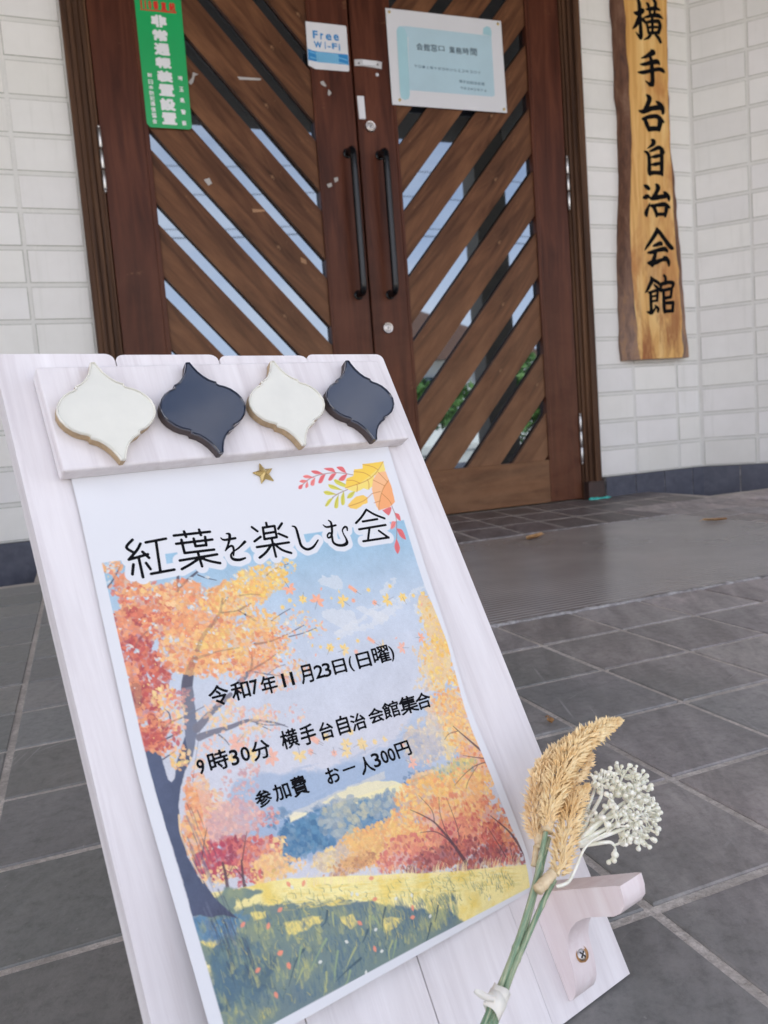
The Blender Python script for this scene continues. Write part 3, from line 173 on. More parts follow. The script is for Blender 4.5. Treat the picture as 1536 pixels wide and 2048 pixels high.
class MT:
    """small node material builder"""
    def __init__(s, name, base=(0.5, 0.5, 0.5), rough=0.6, spec=0.5, metal=0.0, coat=0.0):
        s.m = bpy.data.materials.new(name)
        s.m.use_nodes = True
        s.nt = s.m.node_tree
        s.b = s.nt.nodes['Principled BSDF']
        s.b.inputs['Base Color'].default_value = (*base[:3], 1)
        s.b.inputs['Roughness'].default_value = rough
        s.b.inputs['Specular IOR Level'].default_value = spec
        s.b.inputs['Metallic'].default_value = metal
        s.b.inputs['Coat Weight'].default_value = coat
        s._tc = None
    def n(s, t, **kw):
        x = s.nt.nodes.new('ShaderNode' + t)
        for k, v in kw.items():
            x.inputs[k.replace('_', ' ')].default_value = v
        return x
    def l(s, a, b):
        s.nt.links.new(a, b)
    def coord(s, scale=(1, 1, 1), out='Object', rot=(0, 0, 0)):
        if s._tc is None:
            s._tc = s.n('TexCoord')
        src = s._tc.outputs[out]
        if any(rot):
            mr_ = s.n('Mapping')
            mr_.inputs['Rotation'].default_value = rot
            s.l(src, mr_.inputs['Vector'])
            src = mr_.outputs['Vector']
        mp = s.n('Mapping')
        mp.inputs['Scale'].default_value = scale
        s.l(src, mp.inputs['Vector'])
        return mp.outputs['Vector']
    def noise(s, scale=5, detail=4, rough=0.55, vec=None, dist=0.0):
        x = s.n('TexNoise', Scale=scale, Detail=detail, Roughness=rough, Distortion=dist)
        if vec is not None:
            s.l(vec, x.inputs['Vector'])
        return x.outputs['Fac']
    def ramp(s, fac, stops):
        x = s.n('ValToRGB')
        e = x.color_ramp.elements
        while len(e) < len(stops):
            e.new(0.5)
        for i, (p, c) in enumerate(stops):
            e[i].position = p
            e[i].color = (*c[:3], 1)
        s.l(fac, x.inputs['Fac'])
        return x.outputs['Color']
    def mix(s, fac, a, b, mode='MIX'):
        x = s.n('Mix')
        x.data_type = 'RGBA'
        x.blend_type = mode
        for v, i in ((fac, 0), (a, 6), (b, 7)):
            if hasattr(v, 'is_linked') or hasattr(v, 'links'):
                s.l(v, x.inputs[i])
            elif isinstance(v, (int, float)):
                x.inputs[i].default_value = v
            else:
                x.inputs[i].default_value = (*v[:3], 1)
        return x.outputs[2]
    def color(s, out):
        s.l(out, s.b.inputs['Base Color'])
    def bump(s, fac, strength=0.3, dist=0.002):
        x = s.n('Bump', Strength=strength, Distance=dist)
        s.l(fac, x.inputs['Height'])
        s.l(x.outputs['Normal'], s.b.inputs['Normal'])
        return x
    def rough(s, fac, lo, hi):
        x = s.n('MapRange')
        x.inputs['To Min'].default_value = lo
        x.inputs['To Max'].default_value = hi
        s.l(fac, x.inputs['Value'])
        s.l(x.outputs['Result'], s.b.inputs['Roughness'])

def wood(name, dark, mid, light, scale=(3, 40, 40), rough=(0.4, 0.6), scuff=None, bump=0.25, big=1.3, scuff_thr=0.66, scuff_scale=9, fade=None):
    t = MT(name, spec=0.16)
    v = t.coord(scale)
    g = t.noise(1.0, 6, 0.62, v, 0.6)
    c = t.ramp(g, [(0.36, dark), (0.5, mid), (0.66, light)])
    blot = t.noise(big, 4, 0.6, t.coord((2, 2, 2)))
    c = t.mix(t.ramp(blot, [(0.35, (0, 0, 0)), (0.7, (0.55, 0.55, 0.55))]), c, mid)
    if scuff:
        sc = t.noise(scuff_scale, 6, 0.7, t.coord((1.0, 1.6, 1.6)), 0.8)
        c = t.mix(t.ramp(sc, [(scuff_thr, (0, 0, 0)), (scuff_thr + 0.06, (0.7, 0.7, 0.7))]), c, scuff)
    if fade:                                         # sun-bleached, scuffed lower half
        geo = t.n('NewGeometry')
        sz = t.n('SeparateXYZ')
        t.l(geo.outputs['Position'], sz.inputs['Vector'])
        fm = t.n('MapRange')
        for k_, v_ in (('From Min', 1.15), ('From Max', 0.1), ('To Min', 0.0), ('To Max', 0.62)):
            fm.inputs[k_].default_value = v_
        t.l(sz.outputs['Z'], fm.inputs['Value'])
        wr = t.noise(3.2, 6, 0.68, t.coord((1.5, 3, 3)), 0.4)
        ml = t.n('Math')
        ml.operation = 'MULTIPLY'
        t.l(fm.outputs['Result'], ml.inputs[0])
        t.l(t.ramp(wr, [(0.32, (0.35, 0.35, 0.35)), (0.62, (1, 1, 1))]), ml.inputs[1])
        c = t.mix(ml.outputs[0], c, fade)
    t.color(c)
    t.rough(blot, *rough)
    t.bump(g, bump, 0.001)
    return t.m

def new_obj(name, me, parent=None, mats=()):
    o = bpy.data.objects.new(name, me)
    COL.objects.link(o)
    for m in mats:
        me.materials.append(m)
    if parent is not None:
        o.parent = parent
    return o

def from_bm(name, bm, mats, parent=None, smooth=False):
    me = bpy.data.meshes.new(name)
    bmesh.ops.recalc_face_normals(bm, faces=bm.faces)
    bm.to_mesh(me)
    bm.free()
    if smooth:
        me.polygons.foreach_set('use_smooth', [True] * len(me.polygons))
    if not isinstance(mats, (list, tuple)):
        mats = [mats]
    return new_obj(name, me, parent, mats)

def from_py(name, verts, faces, mats, parent=None, smooth=False, mi=None):
    me = bpy.data.meshes.new(name)
    me.from_pydata(verts, [], faces)
    if mi is not None:
        me.polygons.foreach_set('material_index', mi)
    if smooth:
        me.polygons.foreach_set('use_smooth', [True] * len(me.polygons))
    me.update()
    if not isinstance(mats, (list, tuple)):
        mats = [mats]
    return new_obj(name, me, parent, mats)

def shade(o, deg=32):
    o.data.polygons.foreach_set('use_smooth', [True] * len(o.data.polygons))
    o.data.set_sharp_from_angle(angle=R(deg))
    return o

def empty(name, mw=None, loc=(0, 0, 0)):
    o = bpy.data.objects.new(name, None)
    COL.objects.link(o)
    o.empty_display_size = 0.05
    o.matrix_world = mw if mw is not None else Matrix.Translation(loc)
    return o

def tag(o, label, cat, group=None, kind=None):
    if label:
        o['label'] = label
    if cat:
        o['category'] = cat
    if group:
        o['group'] = group
    if kind:
        o['kind'] = kind
    return o

def bm_box(bm, lo, hi, bevel=0.0, seg=1, mat=0):
    vs_ = [bm.verts.new((x, y, z)) for x in (lo[0], hi[0]) for y in (lo[1], hi[1]) for z in (lo[2], hi[2])]
    q = [(0, 1, 3, 2), (4, 6, 7, 5), (0, 4, 5, 1), (2, 3, 7, 6), (0, 2, 6, 4), (1, 5, 7, 3)]
    fs = [bm.faces.new([vs_[i] for i in f]) for f in q]
    for f in fs:
        f.material_index = mat
    if bevel > 0:
        es = list({e for f in fs for e in f.edges})
        bmesh.ops.bevel(bm, geom=es, offset=bevel, segments=seg, profile=0.5, affect='EDGES')

def box(name, lo, hi, m, parent=None, bevel=0.0, seg=2):
    bm = bmesh.new()
    bm_box(bm, lo, hi, bevel, seg)
    return from_bm(name, bm, m, parent)

def prism(pts, axis, d0, d1):
    """closed polygon extruded: axis 'y' -> pts are (x,z); axis 'x' -> (y,z); axis 'z' -> (x,y)"""
    def P(p, d):
        return {'y': (p[0], d, p[1]), 'x': (d, p[0], p[1]), 'z': (p[0], p[1], d)}[axis]
    bm = bmesh.new()
    a = [bm.verts.new(P(p, d0)) for p in pts]
    b = [bm.verts.new(P(p, d1)) for p in pts]
    bm.faces.new(a)
    bm.faces.new(b[::-1])
    n = len(pts)
    for i in range(n):
        bm.faces.new((a[i], a[(i + 1) % n], b[(i + 1) % n], b[i]))
    return bm

def bevel_bm(bm, off, seg=2, ang=20):
    es = [e for e in bm.edges if len(e.link_faces) == 2 and e.calc_face_angle(0) > R(ang)]
    bmesh.ops.bevel(bm, geom=es, offset=off, segments=seg, profile=0.5, affect='EDGES')

def tube_into(V, F, path, radii, seg=10, cap=True):
    """append a swept tube to vertex and face lists"""
    P = [Vector(p) for p in path]
    n = len(P)
    base = len(V)
    up = None
    for i in range(n):
        t = (P[min(i + 1, n - 1)] - P[max(i - 1, 0)]).normalized()
        if up is None:
            up = t.orthogonal().normalized()
        up = (up - up.dot(t) * t).normalized()
        w = t.cross(up)
        r = float(radii[i] if hasattr(radii, '__len__') else radii)
        for k in range(seg):
            a = 2 * math.pi * k / seg
            V.append(tuple(P[i] + r * (math.cos(a) * up + math.sin(a) * w)))
    for i in range(n - 1):
        for k in range(seg):
            a, b = base + i * seg + k, base + i * seg + (k + 1) % seg
            F.append((a, b, b + seg, a + seg))
    if cap:
        F.append(tuple(base + k for k in range(seg))[::-1])
        F.append(tuple(base + (n - 1) * seg + k for k in range(seg)))

def smooth_path(pts, sub=5):
    """Catmull-Rom through points of any dimension"""
    P = np.array(pts, float)
    n = len(P)
    out = []
    for i in range(n - 1):
        p0, p1, p2, p3 = P[max(i - 1, 0)], P[i], P[i + 1], P[min(i + 2, n - 1)]
        for k in range(sub):
            t = k / sub
            out.append(0.5 * ((2 * p1) + (-p0 + p2) * t + (2 * p0 - 5 * p1 + 4 * p2 - p3) * t * t + (-p0 + 3 * p1 - 3 * p2 + p3) * t ** 3))
    out.append(P[-1])
    return np.array(out)

# ---- flat lettering: a distance field cut by marching squares, so strokes merge into one clean outline
def march(fn, x0, y0, x1, y1, cell):
    nx, ny = int((x1 - x0) / cell) + 2, int((y1 - y0) / cell) + 2
    xs, ys = x0 + cell * np.arange(nx), y0 + cell * np.arange(ny)
    X, Y = np.meshgrid(xs, ys)
    S = fn(X, Y)
    V, F, idx = [], [], {}
    def vid(key, p):
        if key not in idx:
            idx[key] = len(V)
            V.append(p)
        return idx[key]
    neg = S < 0
    act = neg[:-1, :-1] | neg[1:, :-1] | neg[:-1, 1:] | neg[1:, 1:]
    for j, i in zip(*np.nonzero(act)):
        cs = [(i, j), (i + 1, j), (i + 1, j + 1), (i, j + 1)]
        poly = []
        for k in range(4):
            a, b = cs[k], cs[(k + 1) % 4]
            sa, sb = S[a[1], a[0]], S[b[1], b[0]]
            if sa < 0:
                poly.append(vid(('c', a), (xs[a[0]], ys[a[1]])))
            if (sa < 0) != (sb < 0):
                t = sa / (sa - sb)
                key = ('e', min(a, b), max(a, b))
                poly.append(vid(key, (xs[a[0]] + t * (xs[b[0]] - xs[a[0]]), ys[a[1]] + t * (ys[b[1]] - ys[a[1]]))))
        if len(poly) >= 3:
            F.append(tuple(poly))
    return V, F

def stroke_sdf(strokes):
    segs = []
    for st in strokes:
        for a, b in zip(st[:-1], st[1:]):
            segs.append((*a, *b))
    def fn(X, Y):
        D_ = np.full(X.shape, 1e9)
        for ax, ay, ar, bx_, by_, br in segs:
            dx, dy = bx_ - ax, by_ - ay
            L2 = dx * dx + dy * dy + 1e-18
            t = np.clip(((X - ax) * dx + (Y - ay) * dy) / L2, 0, 1)
            D_ = np.minimum(D_, np.hypot(X - ax - t * dx, Y - ay - t * dy) - (ar + t * (br - ar)))
        return D_
    return fn

_glyphs = {}
def glyph(ch):
    """outline segments and box of one character of the built-in font, unit height"""
    if ch in _glyphs:
        return _glyphs[ch]
    cu = bpy.data.curves.new('glyph', 'FONT')
    cu.body = ch
    cu.resolution_u = 3
    ob = bpy.data.objects.new('glyph', cu)
    COL.objects.link(ob)
    dg = bpy.context.evaluated_depsgraph_get()
    me = bpy.data.meshes.new_from_object(ob.evaluated_get(dg))
    cnt = {}
    for p in me.polygons:
        for e in p.edge_keys:
            cnt[e] = cnt.get(e, 0) + 1
    co = [v.co for v in me.vertices]
    E = np.array([(co[a].x, co[a].y, co[b].x, co[b].y) for (a, b), c in cnt.items() if c == 1])
    bpy.data.objects.remove(ob)
    bpy.data.meshes.remove(me)
    bpy.data.curves.remove(cu)
    bb = (min(E[:, 0].min(), E[:, 2].min()), min(E[:, 1].min(), E[:, 3].min()), max(E[:, 0].max(), E[:, 2].max()), max(E[:, 1].max(), E[:, 3].max()))
    _glyphs[ch] = (E, bb)
    return _glyphs[ch]

def glyph_mesh(ch, cx, cy, w, h, bold=0.0, cell=None, flip=False, lean=0.0):
    """character fitted to a box (centre cx,cy, size w,h), thickened by bold; y grows up unless flip"""
    E, bb = glyph(ch)
    gw, gh = bb[2] - bb[0], bb[3] - bb[1]
    sx, sy = max(w - 2 * bold, 1e-6) / max(gw, 1e-6), max(h - 2 * bold, 1e-6) / max(gh, 1e-6)
    if ch in '一-':
        sy = min(sy, sx)
    A = E.copy()
    A[:, 0::2] = (A[:, 0::2] - (bb[0] + bb[2]) / 2) * sx
    A[:, 1::2] = (A[:, 1::2] - (bb[1] + bb[3]) / 2) * sy
    if flip:
        A[:, 1::2] *= -1
    def fn(X, Y):
        D_ = np.full(X.shape, 1e9)
        ins = np.zeros(X.shape, bool)
        for ax, ay, bx_, by_ in A:
            dx, dy = bx_ - ax, by_ - ay
            t = np.clip(((X - ax) * dx + (Y - ay) * dy) / (dx * dx + dy * dy + 1e-18), 0, 1)
            D_ = np.minimum(D_, np.hypot(X - ax - t * dx, Y - ay - t * dy))
            if dy != 0:
                c = ((ay > Y) != (by_ > Y))
                ins ^= c & (X < (bx_ - ax) * (Y - ay) / dy + ax)
        return np.where(ins, -D_, D_) - bold
    hw, hh = w / 2 + bold + (cell or h / 30), h / 2 + bold + (cell or h / 30)
    V, F = march(fn, -hw, -hh, hw, hh, cell or h / 30)
    return [(cx + x + lean * y, cy + y) for x, y in V], F

class Flat:
    """collects flat lettering pieces, then lifts them on to a surface"""
    def __init__(s):
        s.V, s.F = [], []
    def add(s, VF):
        V, F = VF
        b = len(s.V)
        s.V += V
        s.F += [tuple(i + b for i in f) for f in F]
    def build(s, name, surf, m, parent=None):
        return from_py(name, [surf(*p) for p in s.V], s.F, m, parent)

# ------------------------------------------------------------------ materials
M = {}
def slate(name, c1, c2, c3):
    t = MT(name)
    v = t.coord((9, 2.2, 5), rot=(0, 0, R(28)))
    g = t.noise(3.0, 8, 0.68, v, 0.5)
    at = t.n('Attribute')
    at.attribute_name = 'tone'
    c = t.ramp(g, [(0.36, c1), (0.5, c2), (0.66, c3)])
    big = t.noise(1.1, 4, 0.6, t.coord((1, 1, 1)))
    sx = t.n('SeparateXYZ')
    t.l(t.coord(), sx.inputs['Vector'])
    mrx = t.n('MapRange')                          # dimmer left side of the porch put into the colour, with green weathering
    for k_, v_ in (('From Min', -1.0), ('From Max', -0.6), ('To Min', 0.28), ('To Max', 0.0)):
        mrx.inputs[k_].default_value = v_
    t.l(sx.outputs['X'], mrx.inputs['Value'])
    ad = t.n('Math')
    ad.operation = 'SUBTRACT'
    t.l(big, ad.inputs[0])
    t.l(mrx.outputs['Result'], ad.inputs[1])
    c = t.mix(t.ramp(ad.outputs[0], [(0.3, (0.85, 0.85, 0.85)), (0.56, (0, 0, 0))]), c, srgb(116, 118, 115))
    c = t.mix(1.0, c, at.outputs['Color'], 'MULTIPLY')
    grit = t.noise(75, 6, 0.8, t.coord((1, 1, 1)))          # fine stone grain and ground-in dirt
    c = t.mix(1.0, c, t.ramp(grit, [(0.32, (0.72, 0.72, 0.72)), (0.5, (1, 1, 1)), (0.7, (1.18, 1.17, 1.16))]), 'MULTIPLY')
    pit = t.noise(9, 6, 0.75, t.coord((1, 1, 1)), 0.6)
    c = t.mix(t.ramp(pit, [(0.62, (0, 0, 0)), (0.70, (0.4, 0.4, 0.4))]), c, srgb(86, 82, 82))
    spk = t.noise(190, 2, 0.5, t.coord((1, 1, 1)))
    c = t.mix(t.ramp(spk, [(0.73, (0, 0, 0)), (0.76, (0.5, 0.5, 0.5))]), c, (0.35, 0.34, 0.32))
    for k, (ang, off) in enumerate(((20, 0.0), (64, 3.1))):       # faint straight scratches
        sv = t.coord((150, 2.2, 1), rot=(0, 0, R(ang)))
        sc = t.noise(1.0, 2, 0.4, sv)
        gate = t.noise(7 + off, 3, 0.5, t.coord((1, 1, 1)))
        m2 = t.n('Math')
        m2.operation = 'MULTIPLY'
        t.l(t.ramp(sc, [(0.69, (0, 0, 0)), (0.72, (0.4, 0.4, 0.4))]), m2.inputs[0])
        t.l(t.ramp(gate, [(0.5, (0, 0, 0)), (0.62, (1, 1, 1))]), m2.inputs[1])
        c = t.mix(m2.outputs[0], c, (0.52, 0.5, 0.5))
    t.color(c)
    t.rough(g, 0.38, 0.62)
    t.bump(t.mix(0.45, g, grit), 0.7, 0.0016)
    return t.m
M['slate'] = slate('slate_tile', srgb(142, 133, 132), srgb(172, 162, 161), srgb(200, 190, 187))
def grainy(name, c1, c2, scale=220, rough=0.9, bump=0.8, bd=0.002):
    t = MT(name, rough=rough, spec=0.3)
    g = t.noise(scale, 5, 0.7, t.coord())
    g2 = t.noise(14, 4, 0.6, t.coord())
    c = t.ramp(g, [(0.3, c1), (0.7, c2)])
    c = t.mix(t.ramp(g2, [(0.4, (0.5, 0.5, 0.5)), (0.6, (0, 0, 0))]), c, c1)
    t.color(c)
    t.bump(g, bump, bd)
    return t.m
M['grout'] = grainy('mortar_grout', srgb(160, 152, 144), srgb(232, 223, 215), 260)
M['edge_mortar'] = grainy('crumbly_mortar', srgb(92, 88, 86), srgb(214, 210, 210), 48)
M['asphalt'] = grainy('pale_paving', srgb(176, 172, 164), srgb(204, 199, 190), 60)
M['concrete'] = grainy('concrete', srgb(150, 147, 140), srgb(186, 182, 174), 30)
def painted_wall():
    t = MT('glazed_wall_tile', rough=0.42, spec=0.4)
    g = t.noise(260, 3, 0.6, t.coord())
    b = t.noise(3, 5, 0.65, t.coord())
    c = t.ramp(b, [(0.3, srgb(232, 231, 227)), (0.65, srgb(243, 242, 239))])
    at = t.n('Attribute')
    at.attribute_name = 'tone'
    c = t.mix(1.0, c, at.outputs['Color'], 'MULTIPLY')
    run = t.noise(2.0, 5, 0.65, t.coord((16, 16, 0.8)))
    c = t.mix(t.ramp(run, [(0.56, (0, 0, 0)), (0.72, (0.22, 0.22, 0.22))]), c, srgb(196, 196, 186))   # faint rain runs
    t.color(c)
    t.bump(g, 0.12, 0.0008)
    return t.m
M['wall'] = painted_wall()
M['wall_joint'] = grainy('wall_joint', srgb(222, 221, 216), srgb(236, 235, 230), 140, 0.8, 0.3, 0.001)
M['wall_edge'] = grainy('dirty_tile_edge', srgb(166, 168, 158), srgb(200, 200, 190), 90, 0.7, 0.2, 0.001)
M['plinth'] = grainy('plinth_tile', srgb(76, 79, 92), srgb(98, 101, 114), 30, 0.4, 0.1, 0.001)
M['door_wood'] = wood('door_wood', srgb(56, 34, 22), srgb(98, 64, 43), srgb(130, 90, 62), (2.4, 20, 20), (0.36, 0.55), srgb(150, 114, 84), 0.3, 1.8, 0.66, 9, srgb(150, 114, 86))
M['stile_wood'] = wood('stile_wood', srgb(60, 31, 22), srgb(82, 45, 32), srgb(102, 59, 42), (26, 26, 2.2), (0.28, 0.45), srgb(138, 102, 74), 0.3, 1.5, 0.66, 6, srgb(118, 80, 60))
M['frame_wood'] = wood('frame_wood', srgb(56, 38, 28), srgb(84, 59, 43), srgb(116, 84, 60), (40, 40, 1.2), (0.4, 0.6), None, 0.3, 1.0)
M['black_gap'] = MT('dark_interior', (0.004, 0.004, 0.005), 0.8).m
t = MT('door_glass', (0.004, 0.005, 0.006), 0.02, 1.0)
t.b.inputs['IOR'].default_value = 2.15
t.b.inputs['Specular Tint'].default_value = (0.70, 0.84, 1.0, 1)
t.bump(t.noise(1.6, 2, 0.5, t.coord()), 0.02, 0.01)
M['glass'] = t.m
M['black_metal'] = MT('black_handle', (0.004, 0.005, 0.007), 0.24, 0.45).m
def metal(name, c, r):
    t = MT(name, c, r, 0.5, 1.0)
    g = t.noise(80, 3, 0.6, t.coord())
    t.rough(g, r * 0.7, r * 1.5)
    return t.m
M['steel'] = metal('steel', (0.56, 0.53, 0.51), 0.32)
M['aluminium'] = metal('aluminium', (0.68, 0.67, 0.66), 0.38)
M['brass'] = metal('brass', (0.62, 0.47, 0.2), 0.25)
M['dark_slot'] = MT('dark_slot', (0.03, 0.028, 0.026), 0.6).m
def plain(name, c, rough=0.5, var=0.06, spec=0.5):
    t = MT(name, c, rough, spec)
    g = t.noise(6, 5, 0.6, t.coord())
    k = 1 - var
    t.color(t.ramp(g, [(0.3, tuple(v * k for v in c[:3])), (0.7, tuple(min(1, v * (1 + var)) for v in c[:3]))]))
    return t.m
M['white_sticker'] = plain('white_sticker', (0.72, 0.73, 0.76), 0.35)
M['green_sticker'] = plain('green_sticker', srgb(24, 166, 92), 0.3)
M['red_ink'] = plain('red_ink', srgb(206, 38, 24), 0.4)
M['white_ink'] = plain('white_ink', (0.78, 0.79, 0.8), 0.4)
M['blue_ink'] = plain('blue_ink', srgb(38, 132, 196), 0.4)
M['pale_blue_ink'] = plain('pale_blue_ink', srgb(120, 188, 226), 0.4)
M['laminate'] = plain('laminated_paper', (0.70, 0.71, 0.74), 0.28, 0.02)
M['aqua'] = plain('aqua_print', srgb(180, 208, 220), 0.3, 0.05)
M['aqua_dark'] = plain('aqua_print_edge', srgb(166, 206, 216), 0.3, 0.05)
M['grey_ink'] = plain('grey_ink', srgb(78, 96, 108), 0.4)
M['soft_ink'] = plain('soft_ink', srgb(104, 132, 150), 0.4)
M['black_ink'] = plain('black_ink', (0.005, 0.005, 0.007), 0.7, 0.06, 0.08)
M['brush_ink'] = plain('brush_ink', (0.004, 0.004, 0.005), 0.7, 0.06, 0.08)
M['tan_scrap'] = plain('tan_scrap', srgb(168, 128, 94), 0.7, 0.3)
M['teal'] = plain('teal_sealant', srgb(70, 190, 180), 0.5)
M['tape_scrap'] = plain('tape_scrap', (0.42, 0.40, 0.38), 0.6, 0.2)
# whitewashed timber of the easel board
def whitewash(name, pink=0.0):
    t = MT(name, spec=0.35)
    v = t.coord((55, 2.2, 55))
    g = t.noise(1.6, 7, 0.66, v, 0.5)
    brush = t.noise(2.2, 5, 0.6, t.coord((30, 5, 30)), 0.4)
    base = [srgb(210, 203, 204), srgb(229, 224, 225), srgb(238, 234, 235)]
    if pink:
        base = [srgb(222, 206, 206), srgb(234, 222, 222), srgb(241, 233, 233)]
    c = t.ramp(g, [(0.28, base[0]), (0.5, base[1]), (0.75, base[2])])
    c = t.mix(t.ramp(brush, [(0.3, (0.5, 0.5, 0.5)), (0.6, (0, 0, 0))]), c, base[0])
    wear = t.noise(26, 7, 0.76, t.coord((1.6, 0.5, 1.6)), 1.2)
    c = t.mix(t.ramp(wear, [(0.69, (0, 0, 0)), (0.75, (0.5, 0.5, 0.5))]), c, srgb(178, 156, 138))
    t.color(c)
    t.rough(g, 0.5, 0.7)
    t.bump(t.mix(0.5, g, brush), 0.6, 0.0009)
    return t.m
M['whitewash'] = whitewash('whitewashed_timber')
M['whitewash_pink'] = whitewash('thinly_painted_timber', 1)
M['raw_wood'] = wood('raw_pine', srgb(160, 120, 80), srgb(190, 150, 105), srgb(210, 172, 128), (30, 2, 30), (0.6, 0.8), None, 0.3)
def glazed(name, c, rough, side=False):
    t = MT(name, c, rough, 0.6, 0, 0.0 if side else 1.0)
    t.b.inputs['Coat Roughness'].default_value = 0.03
    g = t.noise(60 if not side else 300, 3, 0.6, t.coord())
    k = 0.94 if not side else 0.7
    t.color(t.ramp(g, [(0.3, tuple(v * k for v in c[:3])), (0.7, c)]))
    t.bump(t.noise(22, 2, 0.4, t.coord()), 0.06 if not side else 0.3, 0.001)
    return t.m
M['glaze_white'] = glazed('cream_glaze', srgb(228, 226, 213), 0.12)
M['glaze_black'] = glazed('black_glaze', (0.014, 0.022, 0.046), 0.1)
M['bisque_tan'] = glazed('tan_bisque', srgb(190, 164, 128), 0.7, True)
M['bisque_dark'] = glazed('dark_bisque', srgb(70, 58, 58), 0.6, True)
# dried flowers
def plant(name, c1, c2, scale=60, rough=0.6, trans=0.15):
    t = MT(name, c1, rough, 0.3)
    g = t.noise(scale, 3, 0.6, t.coord())
    t.color(t.ramp(g, [(0.32, c1), (0.68, c2)]))
    t.b.inputs['Subsurface Weight'].default_value = trans
    t.b.inputs['Subsurface Radius'].default_value = (0.004, 0.003, 0.002)
    return t.m
M['straw'] = plant('straw_yellow', srgb(243, 208, 150), srgb(254, 236, 192), 120, 0.6, 0.0)
M['straw2'] = plant('straw_tan', srgb(238, 204, 152), srgb(252, 232, 190), 120, 0.6, 0.0)
M['pod'] = plant('pale_bark', srgb(214, 190, 150), srgb(238, 218, 182), 200)
M['berry'] = plant('cream_berry', srgb(232, 230, 208), srgb(250, 248, 236), 140)
M['ribbon'] = plant('cream_tape', srgb(236, 232, 220), srgb(246, 243, 234), 30)
t = MT('green_stem', rough=0.45)
g = t.noise(6, 4, 0.7, t.coord((5, 110, 110), rot=(0, 0, R(-38))), 0.3)
t.color(t.ramp(g, [(0.3, srgb(72, 112, 88)), (0.48, srgb(126, 152, 122)), (0.66, srgb(190, 190, 156))]))
t.bump(g, 0.4, 0.0006)
M['stem'] = t.m
M['dry_leaf'] = plant('dry_leaf', srgb(150, 108, 68), srgb(206, 164, 114), 40, 0.7, 0.0)

# ------------------------------------------------------------------ the ground
box('ground', (-120, -120, -0.66), (120, 120, -0.16), M['asphalt'])['kind'] = 'structure'
tag(bpy.data.objects['ground'], None, None, kind='structure')
# mortar bed of the porch, with a low drain strip against the walls on both sides of the doorway
def slab(parts):
    bm = bmesh.new()
    for lo, hi in parts:
        bm_box(bm, lo, hi)
    return bm
EDGE = -4.05
bed = from_bm('mortar_bed', slab([((-4.2, EDGE, -0.16), (4.2, -0.36, -0.0021)), ((-1.2, -0.356, -0.16), (1.2, 0.02, -0.0021)),
    ((-4.2, -0.356, -0.2), (-1.204, 0.02, -0.065)), ((1.204, -0.356, -0.2), (4.2, 0.02, -0.065))]), M['grout'])
tag(bed, None, None, kind='structure')
P0X, P0Y, PT = -0.5818, -1.7223, 0.1457
V, F, TN, MI = [], [], [], []
def add_tile(x0, y0, x1, y1, z0=-0.006, top=0.0, dx=(0, 0)):
    b = len(V)
    e = 0.0013
    j = lambda: random.uniform(-0.0006, 0.0006)
    zt = top + random.uniform(-0.0008, 0.0006)
    cs = [(x0, y0), (x1, y0), (x1, y1), (x0, y1)]
    sk = lambda y: 0.0
    for x, y in cs:
        V.append((x, y, z0))
    for x, y in cs:
        V.append((x, y, zt - e))
    for (x, y), (ox, oy) in zip(cs, ((e, e), (-e, e), (-e, -e), (e, -e))):
        V.append((x + ox + j(), y + oy + j(), zt))
    tone = random.uniform(0.86, 1.1)
    tint = (tone * random.uniform(0.98, 1.03), tone, tone * random.uniform(0.97, 1.03), 1)
    for k in range(4):
        n = (k + 1) % 4
        F.append((b + k, b + n, b + 4 + n, b + 4 + k))
        F.append((b + 4 + k, b + 4 + n, b + 8 + n, b + 8 + k))
    F.append((b + 8, b + 9, b + 10, b + 11))
    TN.extend([tint] * 12)
G2 = 0.0041
for i in range(-25, 32):
    for j in range(-12, 16):
        x0, x1 = P0X + i * PT, P0X + (i + 1) * PT
        y1, y0 = P0Y - j * PT, P0Y - (j + 1) * PT
        if y0 < EDGE or y1 > -0.35:
            continue
        if -0.80 < (x0 + x1) / 2 < 0.73 and y1 > -1.56:
            continue
        if abs(x0) > 4.15 or abs(x1) > 4.15:
            continue
        add_tile(x0 + G2, y0 + G2, x1 - G2, y1 - G2)
# the short rows of smaller tiles between the mat and the door sill, laid a little skew
n_before = len(V)
for i in range(-8, 8):
    for j in range(3):
        x0, y1 = 0.185 + i * 0.153, -0.005 - j * 0.222
        y0 = max(y1 - 0.222, -0.672)
        if x0 < -1.19 or x0 + 0.153 > 1.19:
            continue
        add_tile(x0 + 0.005, y0 + 0.009, x0 + 0.148, y1 - 0.009, -0.004, -0.0012)
for k in range(n_before, len(V)):
    x, y, z = V[k]
    V[k] = (x + 0.16 * (y + 0.65), y, z)
    TN[k] = tuple(0.42 * q for q in TN[k][:3]) + (1,)      # these are a darker kind
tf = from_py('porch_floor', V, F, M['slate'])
ca = tf.data.color_attributes.new('tone', 'FLOAT_COLOR', 'POINT')
ca.data.foreach_set('color', np.array(TN, dtype=np.float32).ravel())
tag(tf, None, None, kind='structure')
